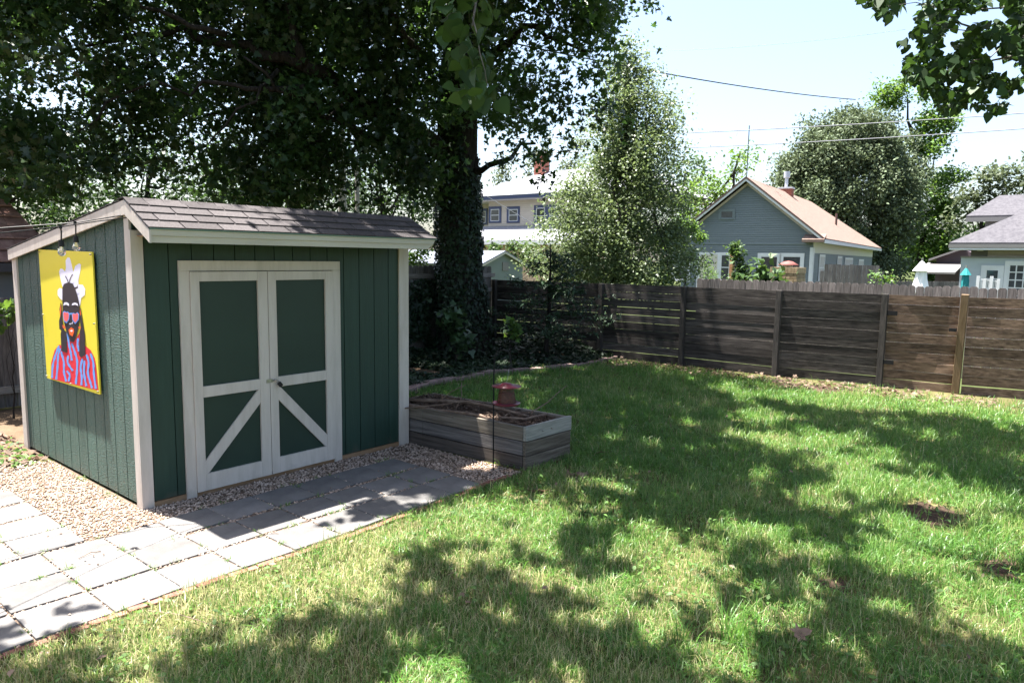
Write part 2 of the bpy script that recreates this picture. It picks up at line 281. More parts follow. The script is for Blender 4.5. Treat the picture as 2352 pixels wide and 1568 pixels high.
ART=[('white',[(1.248,1.969),(1.295,1.942),(1.298,1.88),(1.343,1.826),(1.129,1.831),(1.149,1.883),(1.181,1.944),(1.201,1.968)]),
('white',[(.989,1.923),(1.084,1.898),(1.139,1.84),(1.177,1.742),(1.051,1.738),(1.02,1.791),(.968,1.87),(.953,1.913)]),
('white',[(1.429,1.869),(1.468,1.841),(1.443,1.778),(1.399,1.698),(1.283,1.747),(1.296,1.818),(1.338,1.853),(1.385,1.868)]),
('white',[(1.341,1.835),(1.036,1.834),(1.028,1.739),(1.078,1.711),(1.389,1.69)]),
('white',[(1.115,1.692),(1.027,1.743),(.937,1.744),(.887,1.71),(.905,1.658),(.987,1.63),(1.019,1.565),(1.036,1.556)]),
('white',[(1.527,1.675),(1.474,1.696),(1.389,1.69),(1.394,1.581),(1.477,1.6),(1.535,1.629)]),
('red',[(1.842,.832),(1.804,.989),(1.697,1.114),(1.571,1.178),(1.47,1.178),(1.364,1.228),(1.369,1.319),(1.323,1.259),(1.219,1.232),(1.103,1.304),(1.053,1.335),(.966,1.228),(.838,1.196),(.76,1.134),(.743,1.067),(.72,.866)]),
('blue|s',[((1.589,1.169),(1.556,1.167)),((1.633,1.14),(1.58,1.137)),((1.662,1.11),(1.62,1.108)),((1.697,1.077),(1.655,1.076)),((1.738,1.041),(1.68,1.041)),((1.759,1.002),(1.723,1.003)),((1.798,.962),(1.739,.965)),((1.81,.922),(1.761,.926)),((1.819,.882),(1.774,.886)),((1.84,.84),(1.776,.847))]),
('blue|s',[((1.562,1.148),(1.528,1.147)),((1.594,1.128),(1.54,1.126)),((1.611,1.106),(1.567,1.106)),((1.63,1.08),(1.586,1.082)),((1.652,1.044),(1.592,1.049)),((1.651,1.006),(1.614,1.009)),((1.674,.965),(1.616,.97)),((1.685,.925),(1.637,.929)),((1.701,.883),(1.658,.887)),((1.728,.84),(1.667,.845))]),
('blue|s',[((1.547,1.117),(1.511,1.124)),((1.538,1.083),(1.481,1.095)),((1.512,1.053),(1.467,1.061)),((1.499,1.022),(1.455,1.029)),((1.508,.993),(1.449,.999)),((1.505,.965),(1.469,.969)),((1.518,.934),(1.461,.942)),((1.503,.905),(1.456,.915)),((1.484,.878),(1.443,.887)),((1.476,.848),(1.418,.861))]),
('blue|s',[((1.363,1.31),(1.328,1.314)),((1.369,1.276),(1.313,1.283)),((1.357,1.244),(1.313,1.249)),((1.349,1.212),(1.307,1.218)),((1.346,1.182),(1.29,1.192)),((1.323,1.158),(1.289,1.164)),((1.323,1.131),(1.269,1.14)),((1.312,1.107),(1.267,1.114)),((1.305,1.084),(1.265,1.09)),((1.309,1.058),(1.252,1.067))]),
('blue|s',[((1.273,1.216),(1.24,1.223)),((1.266,1.194),(1.214,1.206)),((1.244,1.176),(1.203,1.185)),((1.226,1.155),(1.186,1.163)),((1.214,1.127),(1.16,1.139)),((1.185,1.102),(1.151,1.108)),((1.182,1.071),(1.129,1.078)),((1.18,1.037),(1.136,1.042)),((1.187,1.001),(1.148,1.005)),((1.205,.963),(1.15,.968)),((1.207,.929),(1.172,.932)),((1.229,.893),(1.177,.898)),((1.239,.858),(1.193,.862))]),
('blue|s',[((1.377,1.1),(1.342,1.101)),((1.399,1.077),(1.343,1.079)),((1.405,1.053),(1.36,1.058)),((1.402,1.029),(1.36,1.038)),((1.379,1.004),(1.328,1.021)),((1.327,.987),(1.297,.998)),((1.294,.964),(1.247,.981))]),
('blue|s',[((1.117,1.277),(1.084,1.278)),((1.135,1.259),(1.083,1.26)),((1.139,1.24),(1.097,1.242)),((1.143,1.22),(1.102,1.224)),((1.146,1.198),(1.091,1.206)),((1.126,1.179),(1.093,1.185)),((1.127,1.157),(1.075,1.167))]),
('blue|s',[((1.045,1.107),(1.013,1.107)),((1.074,1.078),(1.023,1.079)),((1.088,1.049),(1.047,1.05)),((1.1,1.02),(1.06,1.024)),((1.106,.993),(1.052,1.002)),((1.088,.972),(1.054,.977)),((1.093,.947),(1.041,.954)),((1.092,.921),(1.049,.926)),((1.098,.894),(1.059,.898)),((1.114,.865),(1.059,.87))]),
('blue|s',[((.948,1.148),(.917,1.155)),((.942,1.125),(.892,1.136)),((.921,1.105),(.882,1.112)),((.913,1.082),(.874,1.087)),((.927,1.054),(.876,1.058)),((.933,1.024),(.901,1.026)),((.949,.991),(.899,.998)),((.935,.962),(.893,.971)),((.914,.935),(.878,.943)),((.905,.909),(.854,.921)),((.884,.894),(.852,.902)),((.883,.879),(.835,.89)),((.871,.866),(.829,.876))]),
('blue|s',[((.857,1.166),(.826,1.173)),((.848,1.14),(.799,1.151)),((.824,1.117),(.786,1.125)),((.811,1.093),(.773,1.099)),((.816,1.065),(.765,1.071)),((.81,1.037),(.778,1.04)),((.819,1.002),(.77,1.009)),((.809,.962),(.768,.969)),((.796,.918),(.76,.925)),((.794,.872),(.743,.882))]),
('blue|s',[((1.367,.863),(1.401,.862)),((1.341,.885),(1.396,.883)),((1.331,.907),(1.375,.905)),((1.326,.928),(1.368,.921)),((1.334,.946),(1.386,.929)),((1.368,.953),(1.398,.942)),((1.383,.966),(1.429,.948))]),
('blue|s',[((1.002,1.092),(.969,1.095)),((1.02,1.055),(.968,1.06)),((1.024,1.019),(.983,1.023)),((1.027,.981),(.987,.987)),((1.026,.942),(.972,.952)),((1.002,.907),(.969,.914)),((.997,.868),(.946,.878))]),
('dark',[(1.462,1.569),(1.442,1.542),(1.448,1.396),(1.422,1.324),(1.363,1.311),(1.38,1.121),(1.516,1.127),(1.509,1.281),(1.486,1.315),(1.534,1.325),(1.53,1.399),(1.489,1.448),(1.505,1.502)]),
('dark',[(1.004,1.557),(.984,1.498),(.981,1.437),(.965,1.394),(.942,1.317),(.96,1.145),(1.051,1.113),(1.095,1.127),(1.053,1.335),(1.025,1.372),(1.035,1.459)]),
('dark',[(1.357,1.736),(1.258,1.753),(1.153,1.748),(1.112,1.714),(1.048,1.725),(1.04,1.747),(1.036,1.713),(1.097,1.701),(1.045,1.625),(1.028,1.582),(1.032,1.477),(1.051,1.423),(1.084,1.359),(1.154,1.273),(1.207,1.233),(1.279,1.231),(1.331,1.286),(1.373,1.328),(1.41,1.398),(1.428,1.47),(1.418,1.58),(1.399,1.698)]),
('dark|s',[((1.318,1.806),(1.305,1.809)),((1.311,1.797),(1.29,1.802)),((1.297,1.789),(1.281,1.793)),((1.286,1.781),(1.27,1.784)),((1.278,1.77),(1.256,1.774)),((1.264,1.759),(1.25,1.761)),((1.258,1.747),(1.236,1.751))]),
('dark|s',[((1.143,1.829),(1.13,1.826)),((1.165,1.819),(1.144,1.815)),((1.182,1.807),(1.165,1.804)),((1.199,1.795),(1.182,1.793)),((1.217,1.781),(1.193,1.779)),((1.225,1.765),(1.21,1.764)),((1.242,1.75),(1.218,1.749))]),
('orange',[(1.459,1.555),(1.455,1.505),(1.492,1.43),(1.498,1.484)]),
('orange',[(1.01,1.535),(.998,1.492),(1.014,1.474),(1.022,1.513)]),
('orange',[(1.444,1.373),(1.373,1.355),(1.391,1.336),(1.439,1.341)]),
('orange',[(1.069,1.382),(1.012,1.378),(1.033,1.363),(1.071,1.367)]),
('white',[(1.394,1.545),(1.371,1.572),(1.309,1.578),(1.258,1.568),(1.261,1.548),(1.325,1.556)]),
('white',[(1.194,1.556),(1.179,1.574),(1.119,1.585),(1.062,1.58),(1.047,1.559),(1.111,1.567)]),
('blue',[(1.416,1.485),(1.375,1.499),(1.335,1.489),(1.291,1.497),(1.252,1.481),(1.273,1.426),(1.339,1.39),(1.398,1.399),(1.419,1.439)]),
('blue',[(1.205,1.484),(1.168,1.495),(1.122,1.487),(1.074,1.505),(1.036,1.494),(1.049,1.441),(1.136,1.397),(1.199,1.426)]),
('blue',[(1.259,1.486),(1.196,1.492),(1.199,1.477),(1.261,1.472)]),
('coral',[(1.402,1.479),(1.369,1.49),(1.337,1.482),(1.301,1.489),(1.271,1.476),(1.287,1.432),(1.34,1.403),(1.387,1.411),(1.404,1.442)]),
('coral',[(1.188,1.48),(1.159,1.489),(1.123,1.483),(1.083,1.498),(1.054,1.489),(1.064,1.446),(1.133,1.411),(1.184,1.434)]),
('white|s',[((1.281,1.393),(1.274,1.395)),((1.274,1.389),(1.263,1.394)),((1.263,1.387),(1.256,1.391)),((1.25,1.386),(1.251,1.39)),((1.237,1.389),(1.248,1.392)),((1.231,1.395),(1.238,1.396)),((1.226,1.396),(1.228,1.401)),((1.221,1.396),(1.215,1.4)),((1.212,1.394),(1.206,1.398)),((1.197,1.394),(1.206,1.397)),((1.193,1.4),(1.201,1.4)),((1.188,1.407),(1.201,1.406)),((1.186,1.414),(1.198,1.413))]),
('orange',[(1.299,1.334),(1.235,1.363),(1.173,1.352),(1.17,1.326),(1.216,1.283),(1.276,1.295)]),
('white',[(1.271,1.329),(1.226,1.341),(1.191,1.337),(1.229,1.321)])]
SHADE=[[(0.74,-2.25),(0.92,-2.31),(0.77,-2.6),(0.85,-2.78),(1.01,-2.65),(0.98,-2.95),(0.9,-3.17),(1.04,-3.37),(0.99,-3.51),(0.97,-3.7),(0.97,-3.91),(0.99,-4.09),(0.87,-4.21),(0.63,-4.41),(-1.07,-2.44),(-0.87,-2.3),(-0.67,-2.11),(-0.5,-2.14),(-0.54,-2.37),(-0.29,-2.38),(-0.11,-2.39),(0.08,-2.53),(0.09,-2.82),(0.32,-2.74)],
[(1.71,-2.79),(1.87,-2.83),(1.97,-3.05),(1.77,-3.2),(1.57,-3.04)],
[(1.55,-3.2),(1.7,-3.36),(1.49,-3.45),(1.38,-3.35)],
[(1.62,-3.93),(1.87,-4.11),(1.74,-4.21),(1.53,-4.13)],
[(2.24,-3.91),(2.52,-4.15),(2.29,-4.31),(2.03,-4.29),(2.09,-4.04)],
[(2.16,-4.49),(2.5,-4.72),(2.58,-4.92),(2.4,-5.06),(2.13,-5.03),(2.04,-5.21),(2.05,-5.38),(1.97,-5.6),(1.56,-5.63),(0.79,-4.63),(1.35,-4.46),(1.67,-4.59),(1.89,-4.66)],
[(2.07,-1.6),(2.79,-1.52),(3.68,-1.57),(4.47,-2.13),(5.61,-2.19),(5.34,-2.76),(5.11,-3.26),(4.84,-3.74),(4.37,-3.92),(4.15,-3.68),(3.67,-3.75),(3.45,-4.03),(3.64,-4.25),(3.51,-4.43),(3.24,-4.35),(2.92,-4.54),(2.84,-4.39),(2.96,-4.04),(2.84,-3.76),(2.95,-3.4),(2.42,-3.44),(2.41,-3.2),(2.72,-2.8),(2.57,-2.34),(2.33,-2.09),(2.26,-1.81)],
[(3.97,-4.35),(4.27,-4.5),(4.27,-4.78),(4.15,-4.97),(3.93,-4.97),(4.0,-4.65)],
[(5.73,-4.2),(6.34,-4.44),(6.53,-5.2),(5.52,-5.28),(5.54,-4.98),(5.49,-4.58)],
[(-1.31,-1.32),(-1.25,-1.48),(-1.23,-1.61),(-1.34,-1.67),(-1.48,-1.5)],
[(-1.21,-1.53),(-1.03,-1.41),(-0.89,-1.3),(-0.86,-1.38),(-1.0,-1.54),(-1.12,-1.6)],
[(-1.47,-1.62),(-1.19,-1.83),(-1.09,-1.86),(-1.17,-2.19),(-1.28,-2.32),(-1.56,-1.99)],
[(1.54,-1.7),(1.24,-1.52),(0.9,-1.41),(0.81,-1.1),(1.83,-0.84),(2.45,-1.12),(2.64,-1.72),(2.27,-1.87),(1.99,-1.72)],
[(3.68,-0.75),(7.06,0.95),(8.08,-0.09),(8.1,-1.21),(7.22,-1.92),(6.3,-1.94),(6.03,-2.51),(5.1,-2.27),(4.12,-2.26),(3.54,-2.19),(2.89,-2.18),(2.55,-1.99),(2.5,-1.57)],
[(7.92,-1.76),(7.93,-2.87),(8.26,-3.62),(8.57,-4.33),(8.29,-5.07),(6.62,-5.2),(6.27,-4.46),(6.49,-3.76),(6.52,-3.02),(6.94,-2.61)],
[(2.41,-4.45),(2.73,-4.58),(2.59,-4.65),(2.38,-4.58)]]
# ================================================================ SETTING
def sheet(name, poly, z, mat, kind='structure', **k):
    b = MB(); b.add([(x, y, z) for x, y in poly], [tuple(range(len(poly)))]); o = b.build(name, mat); tag(o, kind=kind, **k); return o
sheet('ground', [(-300, -300), (500, -300), (500, 500), (-300, 500)], -.03, farg)
sheet('lawn', [(-9, -14), (11.2, -14), (10.85, -5), (10.3, -1.3), (10.2, 5.4), (-9, 5.4)], 0, lawnm)
sheet('neighbour_yard', [(10.8, -14), (33, -14), (33, 24), (10.4, 24), (10.4, 0)], -.004, farg)
BED = [(2.83, 1.4), (4.8, 2.2), (5.3, 2.38), (6.3, 2.4), (7.0, 2.42), (7.9, 2.02), (8.85, 1.81), (9.7, 1.86), (10.15, 1.92), (10.12, 4.95), (2.83, 4.95)]
sheet('planting_bed', BED, .006, earth)
sheet('gravel_path', [(-7, -1.58), (2.78, -1.58), (2.78, -.02), (0, -.02), (0, 2.0), (-.4, 2.25), (-1.5, 2.4), (-7, 2.4)], .005, gravel_s)
sheet('soil_strip', [(-7, 2.36), (-1.5, 2.36), (-.4, 2.2), (2.8, 2.0), (2.8, 4.95), (-7, 4.95)], .0025, earth)
# ---------------------------------------------------------------- shed
W = 2.763; DP = 2.77
def ztop(y): return 2.418 - .1378 * y if y >= 0 else 2.418 + .56 * y
T = thing('garden_shed', (0, 0, 0), 'dark green wooden garden shed with white trim, double doors and grey shingle roof', 'shed')
b = MB(); e = [-.0] + [.081 + .187 * k for k in range(0, 14)]
e = [x for x in e if x < W - .04] + [W]
for i in range(len(e) - 1): b.box(e[i] + .004, e[i + 1] - .004, .0, .012, .05, 2.17, 0)
b.box(0, W, .0125, .03, .045, 2.3, 0)
b.build('front_wall', green, T)
b = MB(); e = [0] + [.085 + .2035 * k for k in range(0, 14)]; e = [y for y in e if y < DP - .04] + [DP]
for i in range(len(e) - 1):
    y0, y1 = e[i] + .006, e[i + 1] - .006
    b.add([(x, y, z) for x in (0, .012) for y, z in ((y0, .03), (y1, .03), (y1, ztop(y1) - .09), (y0, ztop(y0) - .09))], [(3, 2, 1, 0), (4, 5, 6, 7), (0, 1, 5, 4), (1, 2, 6, 5), (2, 3, 7, 6), (3, 0, 4, 7)])
b.prism([(.0125, .032, .03), (.0125, DP, .03), (.0125, DP, ztop(DP) - .09), (.0125, .032, ztop(0) - .09)], (.015, 0, 0))
b.build('side_wall', green_s, T)
b = MB(); b.prism([(W - .002, .032, .03), (W - .002, DP, .03), (W - .002, DP, ztop(DP) - .09), (W - .002, .032, ztop(0) - .09)], (-.02, 0, 0)); b.build('side_wall', green, T)
b = MB(); b.box(.03, W - .03, DP - .02, DP, .03, ztop(DP) - .08); b.build('rear_wall', green, T)
for (x0, x1, y0, y1, z1) in ((-.02, .072, -.02, 0, 2.19), (W - .118, W + .012, -.02, 0, 2.19)):
    MB().box(x0, x1, y0, y1, .0, z1).build('corner_trim', white, T, bevel=.002)
MB().box(-.02, 0, .0, .085, -.02, 2.33).build('corner_trim', white, T, bevel=.002)
MB().box(-.02, 0, 2.655, 2.772, .0, 1.955).build('corner_trim', white, T, bevel=.002)
MB().box(W, W + .018, .0, .085, .0, 2.33).build('corner_trim', white, T, bevel=.002)
MB().box(.075, W - .12, -.006, .03, 0, .044).build('sill_board', sillw, T)
# roof
b = MB()
b.prism([(-.028, 0, 2.405), (-.028, -.382, 2.191), (-.028, -.382, 2.17), (-.028, 0, 2.38), (-.028, 2.77, 2.0), (-.028, 2.77, 2.022)], (W + .056, 0, 0))
b.box(.03, W - .03, -.37, -.001, 2.142, 2.152)
rd = b.build('roof_deck', sillw, T)
b = MB()
for r in range(4):
    s0 = -.012 + .118 * r; off = (r % 2) * .15 + rnd.uniform(0, .04); L = .13
    x = -.045 - off
    while x < W + .03:
        x0, x1 = max(x, -.048), min(x + .289, W + .045); x += .30
        if x1 - x0 < .02: continue
        c, s_ = .872, .489  # along the slope (up) in y,z
        def q(u, h): return (-.395 + u * c - h * s_, 2.198 + u * s_ + h * c)
        (ya, za), (yb, zb) = q(s0, .005 + .013), q(s0 + L, .007); (yc, zc), (yd, zd) = q(s0 + L, .0), q(s0, .006)
        b.add([(xx, y, z) for xx in (x0, x1) for y, z in ((ya, za), (yb, zb), (yc, zc), (yd, zd))], [(0, 1, 2, 3), (7, 6, 5, 4), (0, 4, 5, 1), (1, 5, 6, 2), (2, 6, 7, 3), (3, 7, 4, 0)], 0)
b.build('shingles', shing, rd)
b = MB()
for r in range(24):
    y1 = 2.80 - r * .118; y0 = y1 - .13; off = (r % 2) * .15; x = -.05 - off
    while x < W + .03:
        x0, x1 = max(x, -.05), min(x + .298, W + .045); x += .30
        if x1 - x0 < .02 or y0 < -.02: continue
        za, zb = ztop(y1) + .012, ztop(y0) + .004
        b.add([(xx, y, z) for xx in (x0, x1) for y, z in ((y0, zb), (y1, za), (y1, za - .007), (y0, zb - .006))], [(3, 2, 1, 0), (4, 5, 6, 7), (1, 0, 4, 5), (2, 1, 5, 6), (3, 2, 6, 7), (0, 3, 7, 4)], 0)
b.build('shingles', shing, rd)
b = MB(); x = -.05
while x < W + .0:
    x1 = min(x + .165, W + .045)
    b.add([(x, -.105, 2.374), (x, 0, 2.436), (x, .12, 2.421), (x1, -.11, 2.365), (x1, 0, 2.427), (x1, .12, 2.412)] + [(x, -.103, 2.368), (x, 0, 2.43), (x, .12, 2.415), (x1, -.108, 2.359), (x1, 0, 2.421), (x1, .12, 2.406)],
          [(0, 3, 4, 1), (1, 4, 5, 2), (6, 7, 10, 9), (7, 8, 11, 10), (0, 1, 7, 6), (1, 2, 8, 7), (3, 9, 10, 4), (4, 10, 11, 5), (0, 6, 9, 3), (2, 5, 11, 8)]); x += .142
b.build('ridge_cap', shing, rd)
MB().add([(-.045, -.412, 2.19), (W + .05, -.412, 2.19), (W + .05, -.412, 2.199), (-.045, -.412, 2.199), (-.045, -.38, 2.199), (W + .05, -.38, 2.199)], [(0, 1, 2, 3), (3, 2, 5, 4)]).build('drip_edge', dripm, rd)
b = MB(); b.add([(-.03, -.402, 2.19), (W + .03, -.402, 2.19), (W + .0, -.402, 2.145), (-.03, -.402, 2.145), (-.03, -.383, 2.19), (W + .03, -.383, 2.19), (W + .0, -.383, 2.145), (-.03, -.383, 2.145)], [(3, 2, 1, 0)[::-1], (4, 5, 6, 7)[::-1], (0, 1, 5, 4), (2, 3, 7, 6), (1, 2, 6, 5), (0, 4, 7, 3)])
b.build('fascia', cream, T)
b = MB(); b.add([(-.03, -.392, 2.144), (W - .0, -.392, 2.144), (W - .06, -.392, 2.095), (-.03, -.392, 2.095), (-.03, -.372, 2.144), (W - .0, -.372, 2.144), (W - .06, -.372, 2.095), (-.03, -.372, 2.095)], [(3, 2, 1, 0)[::-1], (4, 5, 6, 7)[::-1], (0, 1, 5, 4), (2, 3, 7, 6), (1, 2, 6, 5), (0, 4, 7, 3)])
b.build('fascia', cream, T)
MB().prism([(-.03, -.405, 2.186), (-.03, 0, 2.411), (-.03, 0, 2.305), (-.03, -.405, 2.092)], (-.016, 0, 0)).build('rake_board', white, T)
MB().prism([(-.03, 0.001, 2.411), (-.03, 2.79, 2.027), (-.03, 2.79, 1.925), (-.03, 0.001, 2.305)], (-.016, 0, 0)).build('rake_board', white, T)
MB().prism([(W + .028, -.375, 2.19), (W + .028, 0, 2.40), (W + .028, 0, 2.3), (W + .028, -.33, 2.1)], (.014, 0, 0)).build('rake_board', white, T)
MB().prism([(W + .028, 0.001, 2.40), (W + .028, 2.78, 2.02), (W + .028, 2.78, 1.925), (W + .028, 0.001, 2.3)], (.014, 0, 0)).build('rake_board', white, T)
# soffit fillers
MB().prism([(-.028, .0005, 2.375), (-.028, 2.76, 1.995), (-.028, 2.76, 1.955), (-.028, .0005, 2.33)], (.027, 0, 0)).build('rake_filler', white, T)
# door frame and doors
b = MB(); b.box(.337, .4195, -.022, -.0005, 0.0, 1.879).box(1.8065, 1.893, -.022, -.0005, .0, 1.879)
b.prism([(.337, -.022, 1.8795), (.337, -.022, 1.963), (1.893, -.022, 1.963), (1.893, -.022, 1.8795)], (0, .0215, 0))
b.build('door_frame', white, T, bevel=.0015)
def leaf(x0, x1, sl, sr, mir):
    b = MB(); y0, y1 = -.034, -.013
    b.box(x0, x0 + sl, y0, y1, .042, 1.874).box(x1 - sr, x1, y0, y1, .042, 1.874)
    xa, xb = x0 + sl + .0008, x1 - sr - .0008
    b.box(xa, xb, y0 + .001, y1, 1.795, 1.8735).box(xa, xb, y0 + .001, y1, .836, .928).box(xa, xb, y0 + .001, y1, .0425, .186)
    P = [(xa, .1865), (xa + .022, .1865), (xb, .718), (xb, .8355), (xb - .018, .8355), (xa, .297)]
    if mir: P = [(xa + xb - x, z) for x, z in P][::-1]
    b.prism([(x, y0 + .002, z) for x, z in P], (0, .018, 0))
    d = b.build('door', white, T, bevel=.0012)
    MB().box(x0 + .01, x1 - .01, -.0125, -.002, .05, 1.865).build('door_panel', greenf, d)
    return d
dl = leaf(.421, 1.108, .075, .091, False); dr = leaf(1.114, 1.804, .08, .089, True)
MB().box(1.075, 1.135, -.0385, -.0345, .885, .918).box(1.128, 1.150, -.043, -.039, .893, .91).build('hasp', steel, dl)
PL = thing('padlock', (1.15, -.05, .9), 'black padlock with a long steel shackle hanging from the hasp of the green shed doors', 'padlock')
MB().tube([(1.142, -.036, .90), (1.142, -.055, .905), (1.155, -.06, .895), (1.182, -.062, .868)], .0035, 6).tube([(1.142, -.036, .905), (1.146, -.06, .915), (1.165, -.066, .905), (1.194, -.066, .878)], .0035, 6).build('shackle', steel, PL, smooth=True)
MB().beam((1.18, -.062, .88), (1.208, -.062, .845), .034, .022, up=(0, -1, 0)).build('lock_body', blackp, PL, bevel=.004)
# ---------------------------------------------------------------- poster
PQ = [(1.952, 2.019), (.701, 2.019), (.701, .837), (1.952, .837)]
pm = {k: M('poster_' + k, c, rough=.42, spec=.35) for k, c in dict(yellow=(.68, .58, .05), white=(.72, .70, .82), dark=(.035, .03, .035), blue=(.13, .30, .66), red=(.62, .035, .05), coral=(.78, .13, .13), orange=(.75, .12, .03)).items()}
keys = list(pm); b = MB(); xp = -.026
b.prism([(xp, .703, 2.020), (xp, 1.963, 2.034), (xp, 1.948, .826), (xp, .70, .836)], (.012, 0, 0), 0)
for i, (k, P) in enumerate(ART):
    x = xp - .0004 - .00022 * i; c = keys.index(k.split('|')[0])
    if '|' in k:
        for j in range(len(P) - 1): b.add([(x, *P[j][0]), (x, *P[j][1]), (x, *P[j + 1][1]), (x, *P[j + 1][0])], [(0, 1, 2, 3)], c)
    else: b.add([(x, y, z) for y, z in P], [tuple(range(len(P)))], c)
po = b.build('painting', [pm[k] for k in keys])
tag(po, 'yellow panel painted with a figure in red heart sunglasses, hung on the shed side', 'painting')
for y, z in ((.72, 2.0), (1.33, 2.005), (1.93, 2.01), (.72, 1.43), (1.93, 1.43), (.72, .86), (1.33, .85), (1.93, .85)):
    MB().tube([(xp - .001, y, z), (xp - .014, y, z)], .006, 8).build('screw', steel, po)
# ---------------------------------------------------------------- string lights
SL = thing('string_light', (-.03, .02, 2.29), 'black outdoor string light cable with two clear bulbs hanging at the shed corner', 'string light')
def sag(a, b_, s, n=10):
    a = Vector(a); b_ = Vector(b_); return [a.lerp(b_, t / n) - Vector((0, 0, s * 4 * (t / n) * (1 - t / n))) for t in range(n + 1)]
MB().tube([(-.03, .0, 2.28), (-.234, -.03, 2.245), (-.52, -.13, 2.19), (-.9, -.28, 2.135), (-1.35, -.48, 2.10), (-2.2, -.82, 2.09), (-3.6, -1.3, 2.16)], .0045, 6).build('cable', blackp, SL, smooth=True)
MB().tube([(-.03, .05, 2.30), (-.3, .24, 2.235), (-.9, .3, 2.16), (-1.9, .4, 2.11), (-3.6, .55, 2.16)], .0045, 6).build('cable', blackp, SL, smooth=True)
for x, y, z, zt in ((-.52, -.13, 2.04, 2.19), (-.30, .24, 2.075, 2.235), (-1.35, -.48, 1.95, 2.10)):
    so = MB().tube([(x, y, zt), (x + .004, y, zt - .03), (x, y, z + .055)], .005, 6).tube([(x, y, z + .06), (x, y, z + .015)], [.017, .019], 12).tube([(x, y, zt + .012), (x, y, zt - .012)], .011, 8).build('socket', blackp, SL, smooth=False)
    MB().lathe((x, y, z), [(.001, -.052), (.012, -.049), (.023, -.036), (.026, -.022), (.021, -.005), (.014, .012), (.012, .018)], 16).build('bulb', bulb, so, smooth=True)
# ---------------------------------------------------------------- pavers
pv = []
for k in range(-4, 6):
    x0 = -.055 + .3875 * k
    for r, (ya, yb) in enumerate(((-.735, -.36), (-1.165, -.785), (-1.575, -1.195))):
        if r == 0 and k < 0: ya -= .04; yb -= .03
        pv.append((x0, x0 + .374, ya, yb, r, k))
for c, xx in enumerate((-.935, -1.325, -1.715)):
    for r, ya in enumerate((-.362, .04, .455, .875)): pv.append((xx, xx + .375, ya, ya + .375, 3 + c, r))
rows = ['in the row along the shed', 'in the middle row', 'in the row along the brick edging', 'in the side path file beside the gravel', 'in the middle file of the side path', 'in the outer file of the side path']
ordn = ['first', 'second', 'third', 'fourth', 'fifth', 'sixth', 'seventh', 'eighth', 'ninth', 'tenth']
for x0, x1, ya, yb, r, k in pv:
    a = rnd.uniform(-.012, .012); cx, cy_ = (x0 + x1) / 2, (ya + yb) / 2; h = rnd.uniform(.012, .020); tl = rnd.uniform(-.004, .004)
    P = [(cx + (x - cx) * math.cos(a) - (y - cy_) * math.sin(a), cy_ + (x - cx) * math.sin(a) + (y - cy_) * math.cos(a), -.02) for x, y in ((x0, ya), (x1, ya), (x1, yb), (x0, yb))]
    b = MB(); b.add(P + [(p[0], p[1], h + (tl if i in (1, 2) else -tl)) for i, p in enumerate(P)], [(3, 2, 1, 0), (4, 5, 6, 7), (0, 1, 5, 4), (1, 2, 6, 5), (2, 3, 7, 6), (3, 0, 4, 7)])
    o = b.build('paver', paver, bevel=.004, loc=(cx, cy_, 0))
    if r < 3: lb = 'square grey paver, %s from the planter %s' % (ordn[5 - k], rows[r])
    else: lb = 'square grey paver, %s from the main walk %s' % (ordn[k], rows[r])
    tag(o, lb, 'paver', 'square pavers of the walk by the shed')
# brick edging
def nth(n): return '%d%s' % (n, 'th' if 10 < n % 100 < 14 else {1: 'st', 2: 'nd', 3: 'rd'}.get(n % 10, 'th'))
x = 2.42; nb = 0
while x > -1.75:
    L = .2; yy = -1.625 - .02 * math.sin(x * 2.1) + (.03 if x > 1.9 else 0)
    o = MB().beam((x + .004, yy, -.008), (x + L - .004, yy + rnd.uniform(-.012, .012), rnd.uniform(-.016, -.004)), .05, .05).build('brick', brick, bevel=.004, loc=(x + .1, yy, 0))
    nb += 1; tag(o, 'red brick of the lawn edging along the pavers, %s from the planter end' % nth(nb), 'brick', 'bricks edging the paver walk'); x -= L
E2 = [(4.3, 1.98), (4.8, 2.2), (5.3, 2.38), (6.3, 2.4), (7.0, 2.42), (7.9, 2.02), (8.85, 1.81), (9.7, 1.86), (10.15, 1.92)]
edst = M('edging_stone', (.16, .10, .09), (.26, .18, .16), rough=.9, ns=9, bump=(40, .4))
ne = 0
for i in range(len(E2) - 1):
    a = Vector((*E2[i], .03)); c = Vector((*E2[i + 1], .03)); n = max(1, round((c - a).length / .31))
    for k in range(n):
        p = a.lerp(c, k / n); q = a.lerp(c, (k + .95) / n); p.z = q.z = .02 + rnd.uniform(0, .025)
        o = MB().beam(p, q, .14, .07).build('edging_stone', edst, bevel=.006, loc=tuple(p)); ne += 1; tag(o, 'flat reddish edging stone of the shaded ivy bed, %s from its left end' % nth(ne), 'edging stone', 'stones edging the ivy bed')
# ---------------------------------------------------------------- raised planter
PT = thing('raised_planter', (2.86, -1.58, 0), 'long raised planter box of stacked grey weathered boards at the right end of the shed', 'planter')
Cc = Vector((2.862, -1.575)); Bc = Vector((3.562, -1.60)); Ac = Vector((3.47, .32)); Dc = Vector((2.785, .30))
def side(p, q, z0, z1, mat, name, t=.038, top=0):
    d = (q - p).normalized(); n = Vector((-d.y, d.x)) * t
    return MB().add([(p.x, p.y, z0), (q.x, q.y, z0), (q.x + n.x, q.y + n.y, z0), (p.x + n.x, p.y + n.y, z0), (p.x, p.y, z1), (q.x, q.y, z1), (q.x + n.x, q.y + n.y, z1), (p.x + n.x, p.y + n.y, z1)], [(3, 2, 1, 0), (4, 5, 6, 7), (0, 1, 5, 4), (1, 2, 6, 5), (2, 3, 7, 6), (3, 0, 4, 7)]).build(name, mat, PT, bevel=.003)
